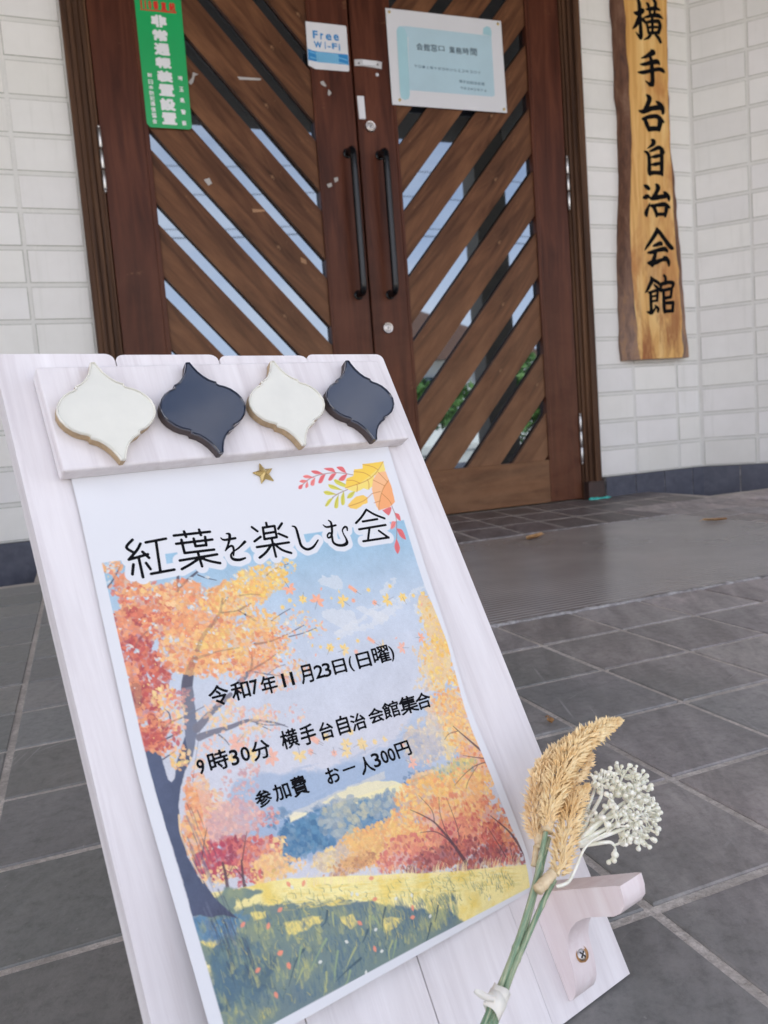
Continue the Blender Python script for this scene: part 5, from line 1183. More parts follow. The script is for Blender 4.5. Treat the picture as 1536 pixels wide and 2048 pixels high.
# ------------------------------------------------------------------ the easel board (own frame: x along, y up the board, z towards the viewer)
BX = Matrix(((0.9659258, -0.1182, 0.2303, -0.7823), (0.2588, 0.4411, -0.8593, -2.3499), (0, 0.8896, 0.4567, 0.0), (0, 0, 0, 1)))
def ortho(m):
    x = m.col[0].xyz.normalized()
    y = (m.col[1].xyz - m.col[1].xyz.dot(x) * x).normalized()
    z = x.cross(y)
    r = Matrix((x, y, z)).transposed().to_4x4()
    r.translation = m.translation
    return r
BX = ortho(BX)
BX.translation = Vector((-0.7823, -2.3499, 0.0012))
easel = empty('easel_board', BX)
tag(easel, 'white painted plank easel leaning back with four lantern tiles along its head', 'easel')
PWD, BH, BT = 0.0673, 0.4408, 0.0145
for k in range(4):
    x1, x0 = -k * PWD - 0.0003, -(k + 1) * PWD + 0.0003
    dz = (0, 0.0006, 0.0, -0.0006)[k]
    hgt = BH + (0.0, -0.0012, 0.0002, 0.0014)[k]
    # plank outline with rounded upper corners
    rr = 0.0055
    pts = [(x0, 0.0), (x1, 0.0)]
    for q in range(6):
        a = R(90) * q / 5
        pts.append((x1 - rr + rr * math.cos(a), hgt - rr * 0.8 + rr * 0.8 * math.sin(a)))
    for q in range(6):
        a = R(90) + R(90) * q / 5
        pts.append((x0 + rr + rr * math.cos(a), hgt - rr * 0.8 + rr * 0.8 * math.sin(a)))
    bm = prism(pts, 'z', -BT + dz, dz)
    for v_ in bm.verts:                             # foot cut level with the floor
        if v_.co.y < 0.001 and v_.co.z < -0.005:
            v_.co.y += 0.0074
    bevel_bm(bm, 0.0011, 2, 50)
    shade(from_bm('plank', bm, M['whitewash'], easel), 40)
bm = bmesh.new()
bm_box(bm, (-0.2515, 0.361, 0.0012), (-0.0165, 0.4262, 0.0125), 0.0014, 2)
bmesh.ops.rotate(bm, verts=bm.verts, cent=(-0.13, 0.39, 0), matrix=Matrix.Rotation(R(0.6), 3, 'Z'))
from_bm('head_strip', bm, M['whitewash'], easel)
quarter = [(0.0, 31.4), (1.3, 31.2), (2.3, 28.4), (4.2, 24.4), (6.8, 20.9), (9.6, 18.3), (12.6, 16.8), (13.5, 16.4), (13.6, 14.9), (14.9, 14.0), (18.0, 12.9), (21.4, 10.8), (24.4, 7.6), (26.4, 4.0), (27.2, 0.0)]
def tile_outline():
    q = [(x, y) for x, y in quarter]
    p = [(x, y) for x, y in q]                              # right upper, from the tip round to the side
    p += [(x, -y) for x, y in q[::-1][1:]]
    p += [(-x, -y) for x, y in q[1:]]
    p += [(-x, y) for x, y in q[::-1][1:-1]]
    return p
TO = np.array(tile_outline())
def lantern(cx, cy, rot, glaze, side, label):
    n = len(TO)
    ang = R(rot)
    rm = np.array(((math.cos(ang), -math.sin(ang)), (math.sin(ang), math.cos(ang))))
    nxt, prv = np.roll(TO, -1, 0), np.roll(TO, 1, 0)
    tn = nxt - prv
    nr = np.c_[tn[:, 1], -tn[:, 0]]
    nr /= np.linalg.norm(nr, axis=1)[:, None] + 1e-9
    if np.sum(nr * TO) < 0:
        nr = -nr
    rings = [(-0.2, 0.0003), (0.2, 0.0060), (0.1, 0.0072), (-0.3, 0.0077), (-0.55, 0.0076), (-0.95, 0.0067)]
    V, F, MI = [], [], []
    for off_, z in rings:
        Q = (TO + nr * off_) @ rm.T
        V += [(cx + x * 0.001, cy + y * 0.001, 0.0127 + z) for x, y in Q]
    for r_ in range(len(rings) - 1):
        for k in range(n):
            a, b = r_ * n + k, r_ * n + (k + 1) % n
            F.append((a, b, b + n, a + n))
            MI.append(0 if r_ else 1)
    F.append(tuple((len(rings) - 1) * n + k for k in range(n)))
    MI.append(0)
    F.append(tuple(range(n))[::-1])
    MI.append(1)
    o = from_py('lantern_tile', V, F, [glaze, side], easel, False, MI)
    bm = bmesh.new()
    bm.from_mesh(o.data)
    bmesh.ops.recalc_face_normals(bm, faces=bm.faces)
    bm.to_mesh(o.data)
    bm.free()
    shade(o, 24)
    o['label'] = label
lantern(-0.2218, 0.3913, 2.0, M['glaze_white'], M['bisque_tan'], 'cream glazed lantern tile at the left end')
lantern(-0.1649, 0.3907, 3.0, M['glaze_black'], M['bisque_dark'], 'black glazed lantern tile between the two cream ones')
lantern(-0.1075, 0.3912, 1.5, M['glaze_white'], M['bisque_tan'], 'cream glazed lantern tile between the two black ones')
lantern(-0.0505, 0.3910, -1.5, M['glaze_black'], M['bisque_dark'], 'black glazed lantern tile at the right end')
# the two carved brackets the poster stands on
prof_b = [(0.0075, 0.0003), (0.0085, 0.004), (0.011, 0.0072), (0.0145, 0.0098), (0.019, 0.0118), (0.025, 0.0138), (0.031, 0.0147), (0.0365, 0.0162), (0.0415, 0.0194), (0.046, 0.0245), (0.0493, 0.031), (0.0513, 0.038), (0.0518, 0.045), (0.0516, 0.061), (0.0528, 0.0665), (0.0558, 0.071), (0.0605, 0.0732), (0.0662, 0.0742), (0.0666, 0.0715), (0.0666, 0.0003)]
def bracket(x0, x1):
    bm = prism(prof_b, 'x', x0, x1)                        # (y,z) = (up the board, outwards)
    bevel_bm(bm, 0.0011, 2, 35)
    br_ = shade(from_bm('bracket', bm, M['whitewash_pink'], easel), 40)
    sx, sy = (x0 + x1) / 2, 0.029
    bm = bmesh.new()
    nrm = Matrix.Rotation(R(-10), 4, 'X')
    bmesh.ops.create_cone(bm, cap_ends=False, segments=24, radius1=0.0044, radius2=0.0041, depth=0.004, matrix=Matrix.Translation((sx, sy, 0.0137)) @ nrm)
    bmesh.ops.create_circle(bm, cap_ends=True, segments=24, radius=0.0042, matrix=Matrix.Translation((sx, sy, 0.01485)) @ nrm)
    h = from_bm('screw_hole', bm, M['raw_wood'], br_)
    V, F = [], []
    bm = bmesh.new()
    bmesh.ops.create_uvsphere(bm, u_segments=20, v_segments=8, radius=0.0033, matrix=Matrix.Translation((sx - 0.0005, sy, 0.0149)) @ nrm @ Matrix.Diagonal((1, 1, 0.35, 1)))
    sc = from_bm('screw', bm, M['steel'], br_, True)
    bm = bmesh.new()
    for a in (35, 125):
        mtx = Matrix.Translation((sx - 0.0005, sy, 0.01595)) @ nrm @ Matrix.Rotation(R(a), 4, 'Z')
        b2 = bmesh.new()
        bm_box(b2, (-0.0021, -0.00042, -0.0004), (0.0021, 0.00042, 0.0003))
        b2.transform(mtx)
        me_ = bpy.data.meshes.new('tmp')
        b2.to_mesh(me_)
        b2.free()
        bm.from_mesh(me_)
        bpy.data.meshes.remove(me_)
    sl_ = from_bm('screw_recess', bm, M['dark_slot'], br_)
bracket(-0.0508, -0.0328)
# back strut that keeps the board standing
def strut():
    foot_dir = BX.inverted() @ Vector((-0.7823 + 0.02, -2.3499 + 0.36, 0.0065))
    bm = bmesh.new()
    inv = BX.inverted()
    for dx in (-0.165, -0.1):
        top = Vector((dx, 0.36, -0.0155))
        wt = BX @ top
        ft = wt + Vector((0.0, 0.0, 0.0)) + (BX.to_3x3() @ Vector((0, 0, -1))).normalized() * 0.16
        ft.z = 0.012
        b_ = inv @ ft
        d = (b_ - top).normalized()
        side = Vector((1, 0, 0))
        up = d.cross(side).normalized()
        vs_ = []
        for p in (top, b_):
            for a, c in ((-1, -1), (1, -1), (1, 1), (-1, 1)):
                vs_.append(bm.verts.new(p + side * 0.012 * a + up * 0.005 * (c - 1)))
        bm.faces.new(vs_[:4][::-1])
        bm.faces.new(vs_[4:])
        for k in range(4):
            bm.faces.new((vs_[k], vs_[(k + 1) % 4], vs_[4 + (k + 1) % 4], vs_[4 + k]))
    return bm
from_bm('back_leg', strut(), M['whitewash'], easel)

# ------------------------------------------------------------------ poster
LE, RE = np.array(D['LE']), np.array(D['RE'])
TT = np.linspace(0, 1, len(LE))
def sstep(t, a, b):
    t = np.clip((t - a) / (b - a), 0, 1)
    return t * t * (3 - 2 * t)
def paper(u, v, lift=0.0):
    """millimetres on the sheet (from its top left corner) -> board frame; the foot of the sheet springs off the planks"""
    s, t_ = np.asarray(u) / 210.0, np.asarray(v) / 297.0
    c = 0.0014 + 0.017 * (1 - s) ** 1.3 * sstep(t_, 0.45, 1.05) ** 1.4 + 0.0035 * np.sin(np.pi * np.clip(t_, 0, 1)) * s ** 2 + 0.0012 * np.sin(9 * t_ + 2) * s ** 3 + 0.002 * np.sin(np.pi * np.clip(s, 0, 1)) * np.sin(np.pi * np.clip(t_, 0, 1))
    c = c + lift
    l = [np.interp(t_, TT, LE[:, i]) for i in (0, 1)]
    r_ = [np.interp(t_, TT, RE[:, i]) for i in (0, 1)]
    k = 1 - (c - lift) / 0.4022
    a = -0.3607 + (l[0] * (1 - s) + r_[0] * s + 0.3607) * k
    b = 0.1689 + (l[1] * (1 - s) + r_[1] * s - 0.1689) * k
    return a, b, c
def paper_pt(lift):
    def f(u, v):
        a, b, c = paper(u, v, lift)
        return (float(a), float(b), float(c))
    return f

PX = 2.5                                            # painted samples per millimetre
CW, CH = int(210 * PX), int(297 * PX)
WHT = np.array(srgb(224, 227, 246)[:3])
def alb(c):
    return np.clip(np.array(srgb(*c)[:3]) / WHT * 0.73, 0.0, 0.9)
CAN = np.ones((CH + 1, CW + 1, 3)) * np.array((0.735, 0.74, 0.76))
YY, XX = np.mgrid[0:CH + 1, 0:CW + 1] / PX
def vnoise(scale, seed, octv=4):
    rg = np.random.default_rng(seed)
    out = np.zeros(XX.shape)
    amp, tot = 1.0, 0.0
    for o in range(octv):
        st = max(scale / 2 ** o, 0.5)
        gw, gh = int(210 / st) + 3, int(297 / st) + 3
        gr = rg.random((gh, gw))
        fx, fy = XX / st, YY / st
        ix, iy = fx.astype(int), fy.astype(int)
        ax, ay = fx - ix, fy - iy
        ax, ay = ax * ax * (3 - 2 * ax), ay * ay * (3 - 2 * ay)
        out += amp * ((gr[iy, ix] * (1 - ax) + gr[iy, ix + 1] * ax) * (1 - ay) + (gr[iy + 1, ix] * (1 - ax) + gr[iy + 1, ix + 1] * ax) * ay)
        tot += amp
        amp *= 0.55
    return out / tot
N1, N2, N3, N4 = vnoise(9, 1), vnoise(9, 2), vnoise(30, 3), vnoise(2.2, 4, 3)
def win(x0, y0, x1, y1):
    return slice(max(int(y0 * PX), 0), min(int(y1 * PX) + 2, CH + 1)), slice(max(int(x0 * PX), 0), min(int(x1 * PX) + 2, CW + 1))
def fill(poly, col, a=1.0, rag=0.0, soft=0.5, mask_only=False):
    P = np.array([p[:2] for p in poly])
    W_ = win(P[:, 0].min() - rag - 1, P[:, 1].min() - rag - 1, P[:, 0].max() + rag + 1, P[:, 1].max() + rag + 1)
    X, Y = XX[W_], YY[W_]
    if X.size == 0:
        return None
    if rag:
        X = X + (N1[W_] - 0.5) * 2.2 * rag + (N4[W_] - 0.5) * rag
        Y = Y + (N2[W_] - 0.5) * 2.2 * rag + (N4[W_] - 0.5) * rag
    ins = np.zeros(X.shape, bool)
    dist = np.full(X.shape, 1e9)
    for i in range(len(P)):
        (ax, ay), (bx_, by_) = P[i], P[(i + 1) % len(P)]
        dx, dy = bx_ - ax, by_ - ay
        t_ = np.clip(((X - ax) * dx + (Y - ay) * dy) / (dx * dx + dy * dy + 1e-12), 0, 1)
        dist = np.minimum(dist, np.hypot(X - ax - t_ * dx, Y - ay - t_ * dy))
        if dy:
            ins ^= ((ay > Y) != (by_ > Y)) & (X < dx * (Y - ay) / dy + ax)
    m_ = np.clip(np.where(ins, dist, -dist) / soft + 0.5, 0, 1)[..., None] * a
    if mask_only:
        return W_, m_
    c = col if isinstance(col, np.ndarray) and col.ndim == 3 else alb(col)
    if isinstance(c, np.ndarray) and c.ndim == 3:
        c = c[W_]
    CAN[W_] = CAN[W_] * (1 - m_) + c * m_
def line(pts, r0, r1, col, a=1.0, sub=4, rag=0.0):
    P = smooth_path([p[:2] for p in pts], sub)
    n = len(P)
    W_ = win(P[:, 0].min() - 5, P[:, 1].min() - 5, P[:, 0].max() + 5, P[:, 1].max() + 5)
    X, Y = XX[W_], YY[W_]
    if rag:
        X, Y = X + (N4[W_] - 0.5) * rag, Y + (N4[W_] - 0.5) * rag
    dm = np.full(X.shape, 1e9)
    for i in range(n - 1):
        (ax, ay), (bx_, by_) = P[i], P[i + 1]
        dx, dy = bx_ - ax, by_ - ay
        t_ = np.clip(((X - ax) * dx + (Y - ay) * dy) / (dx * dx + dy * dy + 1e-12), 0, 1)
        rr_ = r0 + (r1 - r0) * (i + t_) / (n - 1)
        dm = np.minimum(dm, np.hypot(X - ax - t_ * dx, Y - ay - t_ * dy) - rr_)
    m_ = np.clip(0.5 - dm * PX, 0, 1)[..., None] * a
    CAN[W_] = CAN[W_] * (1 - m_) + alb(col) * m_
def dab(cx, cy, L, w, ang, col, a=1.0):
    W_ = win(cx - L - 0.5, cy - L - 0.5, cx + L + 0.5, cy + L + 0.5)
    X, Y = XX[W_] - cx, YY[W_] - cy
    if X.size == 0:
        return
    x = X * math.cos(ang) + Y * math.sin(ang)
    y = -X * math.sin(ang) + Y * math.cos(ang)
    m_ = np.clip((w * (1 - (x / L) ** 2) - np.abs(y)) * PX * 0.9 + 0.4, 0, 1)
    m_ = np.where(np.abs(x) > L, 0, m_)[..., None] * a
    CAN[W_] = CAN[W_] * (1 - m_) + col * m_
PAL = {'rd': [(206, 104, 98), (192, 90, 94), (218, 126, 108), (178, 84, 94), (228, 146, 118), (236, 166, 132)], 'ro': [(226, 144, 116), (232, 158, 124), (212, 114, 102), (242, 180, 136), (220, 128, 110), (246, 200, 146)],
 'or': [(236, 165, 125), (240, 180, 135), (228, 145, 115), (245, 192, 138), (240, 198, 160), (222, 138, 116)], 'yo': [(245, 200, 130), (240, 180, 125), (246, 208, 148), (235, 165, 120), (244, 190, 120)],
 'yl': [(247, 208, 125), (245, 195, 110), (248, 216, 148), (240, 184, 112)], 'yp': [(246, 212, 160), (245, 195, 155), (240, 178, 156), (247, 206, 130)], 'pk': [(240, 178, 160), (235, 162, 148), (244, 198, 176), (246, 206, 150)],
 'pp': [(226, 168, 162), (206, 152, 164), (236, 184, 170), (214, 160, 160)], 'mg': [(200, 90, 110), (184, 76, 104), (214, 118, 122), (158, 72, 98), (206, 100, 108)], 'rp': [(215, 125, 120), (235, 160, 135), (200, 100, 110), (226, 142, 126)],
 'pe': [(248, 210, 165), (246, 195, 150), (244, 204, 140)], 'be': [(228, 208, 178), (240, 214, 162), (216, 196, 182), (206, 188, 186)], 'gb': [(178, 178, 200), (196, 190, 204), (216, 202, 188), (160, 168, 198)],
 'gy': [(194, 192, 150), (226, 206, 140), (150, 168, 170), (206, 198, 130)], 'pu': [(150, 82, 94), (180, 98, 104), (124, 76, 92), (206, 122, 110), (168, 92, 92)], 'br': [(215, 160, 120), (186, 132, 110), (226, 178, 132)],
 'yb': [(245, 205, 140), (230, 175, 125), (240, 190, 130)], 'bl': [(85, 130, 176), (100, 146, 190), (70, 116, 166), (120, 152, 188), (92, 138, 186)], 'bm': [(120, 150, 186), (150, 166, 190), (176, 186, 196)], 'bd': [(60, 106, 160), (74, 120, 170)],
 'bg': [(176, 186, 190), (152, 168, 186), (192, 192, 180)], 'bt': [(92, 122, 146), (82, 112, 140), (112, 136, 140), (72, 98, 126)]}
def cluster(grps, aspect=(0.34, 0.6), a=(0.75, 1.0), under=True, big=1.0):
    for cx, cy, rx, ry, n_, pal, sz in grps:
        cols = [alb(c) for c in PAL[pal]]
        if n_ >= 90 and under:                          # a loose wash under the dabs
            el_ = [(cx + rx * 0.8 * math.cos(q * 0.35), cy + ry * 0.8 * math.sin(q * 0.35)) for q in range(18)]
            base_ = np.ones(CAN.shape) * cols[1]
            k_ = np.clip((N1[..., None] - 0.4) * 4, 0, 1)
            base_ = base_ * (1 - k_) + cols[0] * k_
            k_ = np.clip((N2[..., None] - 0.5) * 4, 0, 1) * 0.6
            base_ = base_ * (1 - k_) + cols[-1] * k_
            fill(el_, base_, 0.66, min(rx, ry) * 0.6, 1.2)
            n_ = int(n_ * 1.0)
        for k in range(n_):
            th, rr_ = rng.random() * 6.283, math.sqrt(rng.random())
            x, y = cx + rx * rr_ * math.cos(th), cy + ry * rr_ * math.sin(th)
            ci = int(np.clip((N1[min(max(int(y * PX), 0), CH), min(max(int(x * PX), 0), CW)] - 0.22) / 0.56 * len(cols) + rng.normal() * 0.8, 0, len(cols) - 1))
            col = np.clip(cols[ci] * (1 + rng.normal() * 0.06), 0, 0.9)
            L = sz * big * rng.uniform(0.24, 0.62)
            dab(x, y, L, L * rng.uniform(*aspect), rng.random() * 6.283, col, rng.uniform(*a))
pic = D['pic']
# sky
skyc = np.zeros(CAN.shape)
tv = np.clip((YY - 58) / 130, 0, 1)[..., None]
ca_, cb_, cc_ = alb((150, 192, 232)), alb((196, 208, 238)), alb((208, 210, 234))
skyc = np.where(tv < 0.45, ca_ + (cb_ - ca_) * (tv / 0.45), cb_ + (cc_ - cb_) * ((tv - 0.45) / 0.55))
skyc = skyc * (1 + 0.22 * (N3[..., None] - 0.5)) + 0.06 * (N1[..., None] - 0.5)
fill(pic, skyc)
for pts, r_ in D['clouds']:
    line(pts, r_ * 0.5, r_, (222, 226, 244), 0.55, 4, 5)
fill(D['mount1'], (170, 190, 228), 0.75, 2.5, 1.5)
fill(D['mount2'], (140, 170, 216), 0.7, 3, 2.0)
for k in range(60):
    u_, v_ = rng.uniform(70, 175), rng.uniform(188, 240)
    line([(u_, v_), (u_ + rng.uniform(6, 22), v_ + rng.uniform(-2, 2))], 0.7, 0.3, (128, 160, 208), 0.25, 2, 1.5)
fill(D['field2'], (200, 204, 216), 0.9, 0.8)
fill(D['field'], (238, 230, 196), 1.0, 1.0)
cluster(D['bluetrees'], (0.5, 0.9), (0.4, 0.8))
fill(D['church'], (246, 238, 214), 0.95, 0.3)
cluster(D['far_dabs'], (0.4, 0.8), (0.55, 0.95))
for pts, r0, r1 in D['thin_trees']:
    line(pts, r0 * 0.7, r1 * 0.7, (92, 66, 82), 0.9)
# meadow and its shade
hill = lambda u_: 230.3 + (u_ - 18) * 0.278
mead = np.ones(CAN.shape) * alb((247, 234, 176))
mead = mead * (1 + 0.3 * (N3[..., None] - 0.5)) + (alb((240, 216, 128)) - alb((247, 234, 176))) * np.clip((N1[..., None] - 0.45) * 3, 0, 1)
low = lambda pts: [(p[0], p[1] + (7 if p[1] > 286 else 0)) for p in pts]
fill(low(D['meadow']), mead, 1.0, 0.5, 0.6)
shd = np.ones(CAN.shape) * alb((114, 138, 142))
wv_ = np.clip((N3[..., None] - 0.35) * 2.6, 0, 1)
shd = shd * (1 - wv_) + alb((84, 112, 142)) * wv_
wv_ = np.clip((N1[..., None] - 0.52) * 3.4, 0, 1)
shd = shd * (1 - 0.6 * wv_) + alb((150, 164, 140)) * 0.6 * wv_
wv_ = np.clip((YY[..., None] - 255) / 45, 0, 1) * 0.5
shd = shd * (1 - wv_) + alb((98, 126, 148)) * wv_
fill(low(D['shade']), shd, 0.95, 3.0, 1.0)
for p in D['lights']:
    fill(p, (240, 222, 142), 0.92, 1.8, 0.7)
cluster(D['blue_ground'], (0.3, 0.6), (0.2, 0.5))
for k in range(1500):                               # soft tonal strokes through the shaded grass
    u_ = rng.uniform(8, 150)
    v_ = hill(u_) + 13 + max(278 - hill(u_), 1) * rng.random()
    q = N1[min(int(v_ * PX), CH), min(int(u_ * PX), CW)] + 0.12 * rng.normal()
    g_ = (84, 114, 144) if q < 0.42 else ((112, 138, 146) if q < 0.52 else ((146, 162, 140) if q < 0.62 else (186, 188, 138)))
    ln = rng.uniform(1.5, 5.5)
    line([(u_, v_), (u_ + rng.normal() * 0.8, v_ - ln)], rng.uniform(0.3, 0.9), 0.1, g_, rng.uniform(0.2, 0.5), 2)
for k in range(700):                                # light falling across the meadow
    u_ = rng.uniform(50, 196)
    v_ = hill(u_) + rng.uniform(0.8, 11)
    du_ = rng.uniform(2, 7)
    line([(u_, v_), (u_ + du_, v_ + du_ * 0.278 + rng.normal() * 0.3)], rng.uniform(0.2, 0.6), 0.1, ((250, 240, 196), (240, 218, 136), (228, 204, 116), (222, 214, 150))[int(rng.integers(4))], 0.35, 2)
for k in range(420):                                # short grass flicks along the tufts
    u_ = rng.uniform(8, 195)
    v_ = hill(u_) + 3 + max(287 - hill(u_), 2) * rng.random()
    g_ = ((70, 96, 112), (150, 160, 120), (206, 196, 120), (92, 116, 122))[int(rng.integers(4))]
    ln = rng.uniform(1.5, 5)
    line([(u_, v_), (u_ + rng.normal() * 0.7, v_ - ln * 0.6), (u_ + rng.normal() * 1.2, v_ - ln)], 0.28, 0.05, g_, 0.6, 2)
for k in range(150):                                # pale grass at the far edge of the meadow
    u_ = rng.uniform(62, 202)
    v_ = hill(u_) + 0.6 + rng.normal() * 0.4
    ln = rng.uniform(2, 6)
    line([(u_, v_), (u_ + ln * 0.25, v_ - ln * 0.6), (u_ + ln * rng.uniform(0.3, 0.9), v_ - ln)], 0.22, 0.05, (248, 226, 186), 0.85, 2)
for i, pts in enumerate(D['blades']):
    line(pts, 0.65, 0.12, ((150, 172, 142), (60, 86, 108), (176, 184, 140))[i % 3], 0.85)
for u_, v_ in D['petals']:
    dab(u_, v_, 1.7, 1.0, rng.random() * 3, alb((236, 150, 132)), 0.9)
for u_, v_ in D['whites']:
    dab(u_, v_, 1.2, 0.8, rng.random() * 3, alb((228, 232, 240)), 0.9)
# big tree
trk = np.ones(CAN.shape) * alb((82, 92, 126))
trk = trk * (1 + 0.5 * (N1[..., None] - 0.5))
wv_ = np.clip((YY[..., None] - 225) / 50, 0, 1)
trk = trk * (1 - wv_) + alb((74, 72, 98)) * wv_
fill(D['trunk'], trk, 1.0, 0.5, 0.5)
for k in range(40):
    i0 = int(rng.integers(0, 5))
    v_ = rng.uniform(185, 265)
    u_ = 20 + (v_ - 185) * 0.02 + rng.uniform(-8, 6)
    line([(u_, v_), (u_ + 0.6, v_ + 5), (u_ + 0.5, v_ + 11)], 0.35, 0.1, (60, 66, 98), 0.5, 2)
line(D['trunk_hi'], 0.5, 0.25, (246, 214, 180), 0.9)
for pts, r0, r1 in D['branches']:
    line(pts, r0, r1, (88, 88, 112), 0.95)
cluster(D['near_dabs'], (0.4, 0.75), (0.55, 0.95), True, 0.98)
for pts, r0, r1 in D['branches']:
    line(pts, r0 * 0.7, r1 * 0.7, (92, 84, 104), 0.35)
for k in range(170):                                # flecks of sky and highlight in the foliage
    gq = D['near_dabs'][int(rng.integers(0, 22))]
    dab(gq[0] + rng.normal() * gq[2] * 0.5, gq[1] + rng.normal() * gq[3] * 0.5, rng.uniform(0.4, 0.9), rng.uniform(0.2, 0.5), rng.random() * 6, alb(((226, 228, 240), (248, 214, 150), (150, 196, 226))[int(rng.integers(3))]), 0.85)
for k in range(70):                                 # gaps where the sky shows through the crown
    gq = D['near_dabs'][int(rng.integers(0, 22))]
    u_, v_ = gq[0] + rng.normal() * gq[2] * 0.6, gq[1] + rng.normal() * gq[3] * 0.6
    for q in range(int(rng.integers(2, 6))):
        dab(u_ + rng.normal() * 0.9, v_ + rng.normal() * 0.9, rng.uniform(0.7, 1.6), rng.uniform(0.4, 0.8), rng.random() * 6, alb((196, 212, 238) if rng.random() < 0.6 else (232, 230, 236)), 0.8)
for k in range(26):                                 # veins of light along the trunk
    v_ = rng.uniform(190, 250)
    u_ = 14 + (v_ - 190) * 0.05 + rng.uniform(-5, 7)
    line([(u_, v_), (u_ + 0.8, v_ + 6), (u_ + 1.2, v_ + 13)], 0.5, 0.1, (112, 120, 154), 0.35, 2)
# wind-blown leaves
for u_, v_, kind, pal, sz in D['falling']:
    col = alb({'pk': (246, 180, 160), 'yl': (248, 214, 142)}[pal])
    rot = rng.random() * 6.283
    if kind == 'c':
        for q in range(5):
            a = rot + q * 0.95
            dab(u_ + math.cos(a) * sz * 0.42, v_ + math.sin(a) * sz * 0.42, sz * 0.42, sz * 0.19, a, col)
        line([(u_, v_), (u_ + math.cos(rot - 1.3) * sz * 0.9, v_ + math.sin(rot - 1.3) * sz * 0.9)], 0.14, 0.1, (110, 110, 130))
    elif kind == 's':
        for q in range(6):
            a = rot + q * 1.047
            dab(u_ + math.cos(a) * sz * 0.25, v_ + math.sin(a) * sz * 0.25, sz * 0.46, sz * 0.22, a, col)
        if sz > 3:
            line([(u_, v_), (u_ - math.cos(rot) * sz * 1.2, v_ - math.sin(rot) * sz * 1.0)], 0.14, 0.1, (110, 110, 130))
    elif kind == 'o':
        rot = 0.8
        for q in range(4):
            for sg in (-1, 1):
                dab(u_ + (q - 1.5) * sz * 0.25 * math.cos(rot), v_ + (q - 1.5) * sz * 0.25 * math.sin(rot), sz * 0.32, sz * 0.14, rot + sg * 0.9, col)
        dab(u_, v_, sz * 0.7, sz * 0.14, rot, col)
        line([(u_ + 0.5 * sz * math.cos(rot), v_ + 0.5 * sz * math.sin(rot)), (u_ + 1.2 * sz * math.cos(rot), v_ + 1.1 * sz * math.sin(rot))], 0.14, 0.1, (120, 100, 110))
    else:
        dab(u_, v_, sz * 0.55, sz * 0.24, rot, col)
# the veil behind the text
fill(D['overlay'], (208, 212, 238), 0.2, 0, 0.4)
# watercolour grain inside the picture only
W_, m_ = fill(pic, None, 1.0, 0, 0.4, True)
paper_w = np.array((0.735, 0.74, 0.76))
pm_ = np.zeros(XX.shape + (1,))
pm_[W_] = m_
W_, m_ = (slice(0, CH + 1), slice(0, CW + 1)), pm_
gr_ = 1 + 0.10 * (N4[W_][..., None] - 0.5) + 0.03 * rng.normal(size=N4[W_].shape)[..., None]
CAN[W_] = (CAN[W_] * gr_) * m_ + paper_w * (1 - m_)
# printed leaves in the upper right corner
K_ = D['corner']
for st, r_ in K_['stems']:
    line(st, r_, r_, (150, 110, 110))
for p in K_['red']:
    pts = smooth_path([q[:2] for q in p] + [p[0][:2]], 5)
    fill([tuple(q) for q in pts], (238, 138, 142) if rng.random() < 0.5 else (226, 112, 122), 1, 0, 0.35)
    line([p[0], p[2]], 0.12, 0.1, (196, 80, 96), 0.8, 2)
for p in K_['olive']:
    pts = smooth_path([q[:2] for q in p] + [p[0][:2]], 5)
    fill([tuple(q) for q in pts], (214, 210, 98), 1, 0, 0.35)
    line([p[0], p[2]], 0.14, 0.1, (150, 140, 50), 0.9, 2)
fill(K_['gold'], (248, 204, 108), 1, 0.4, 0.35)
fill(K_['yellow'], (244, 222, 130), 1, 0.2, 0.35)
fill(K_['yellow_hi'], (248, 208, 92), 1, 0.2, 0.35)
fill(K_['peach'], (248, 190, 150), 1, 0.2, 0.35)
fill(K_['peach_dk'], (246, 172, 124), 1, 0.2, 0.35)
for st, r_ in K_['veins']:
    line(st, r_, r_, (196, 128, 70))
# white halo round the title
hal = [[(p[0], p[1], p[2] + 3.2) for p in s_] for s_ in D['title']]
al = np.array([p for s_ in hal for p in s_])
W_ = win(al[:, 0].min() - 6, al[:, 1].min() - 6, al[:, 0].max() + 6, al[:, 1].max() + 6)
dd = stroke_sdf(hal)(XX[W_], YY[W_])
m_ = np.clip(0.5 - dd * PX, 0, 1)[..., None]
CAN[W_] = CAN[W_] * (1 - m_) + paper_w * m_

# the sheet itself
a_, b_, c_ = paper(XX, YY)
NV = (CH + 1) * (CW + 1)
me = bpy.data.meshes.new('poster')
me.vertices.add(NV)
me.vertices.foreach_set('co', np.stack((a_, b_, c_), -1).astype(np.float32).ravel())
ii = np.arange(NV).reshape(CH + 1, CW + 1)
quads = np.stack((ii[:-1, :-1], ii[1:, :-1], ii[1:, 1:], ii[:-1, 1:]), -1).reshape(-1, 4)
me.loops.add(quads.size)
me.loops.foreach_set('vertex_index', quads.ravel().astype(np.int32))
me.polygons.add(len(quads))
me.polygons.foreach_set('loop_start', np.arange(0, quads.size, 4, dtype=np.int32))
me.polygons.foreach_set('use_smooth', [True] * len(quads))
me.update(calc_edges=True)
at_ = me.color_attributes.new('print', 'FLOAT_COLOR', 'POINT')
at_.data.foreach_set('color', np.concatenate((CAN.reshape(-1, 3), np.ones((NV, 1))), 1).astype(np.float32).ravel())
t = MT('printed_paper', rough=0.5, spec=0.35)
an = t.n('Attribute')
an.attribute_name = 'print'
t.color(an.outputs['Color'])
t.bump(t.noise(900, 2, 0.5, t.coord()), 0.05, 0.0004)
poster = new_obj('poster', me, None, [t.m])
poster.matrix_world = BX
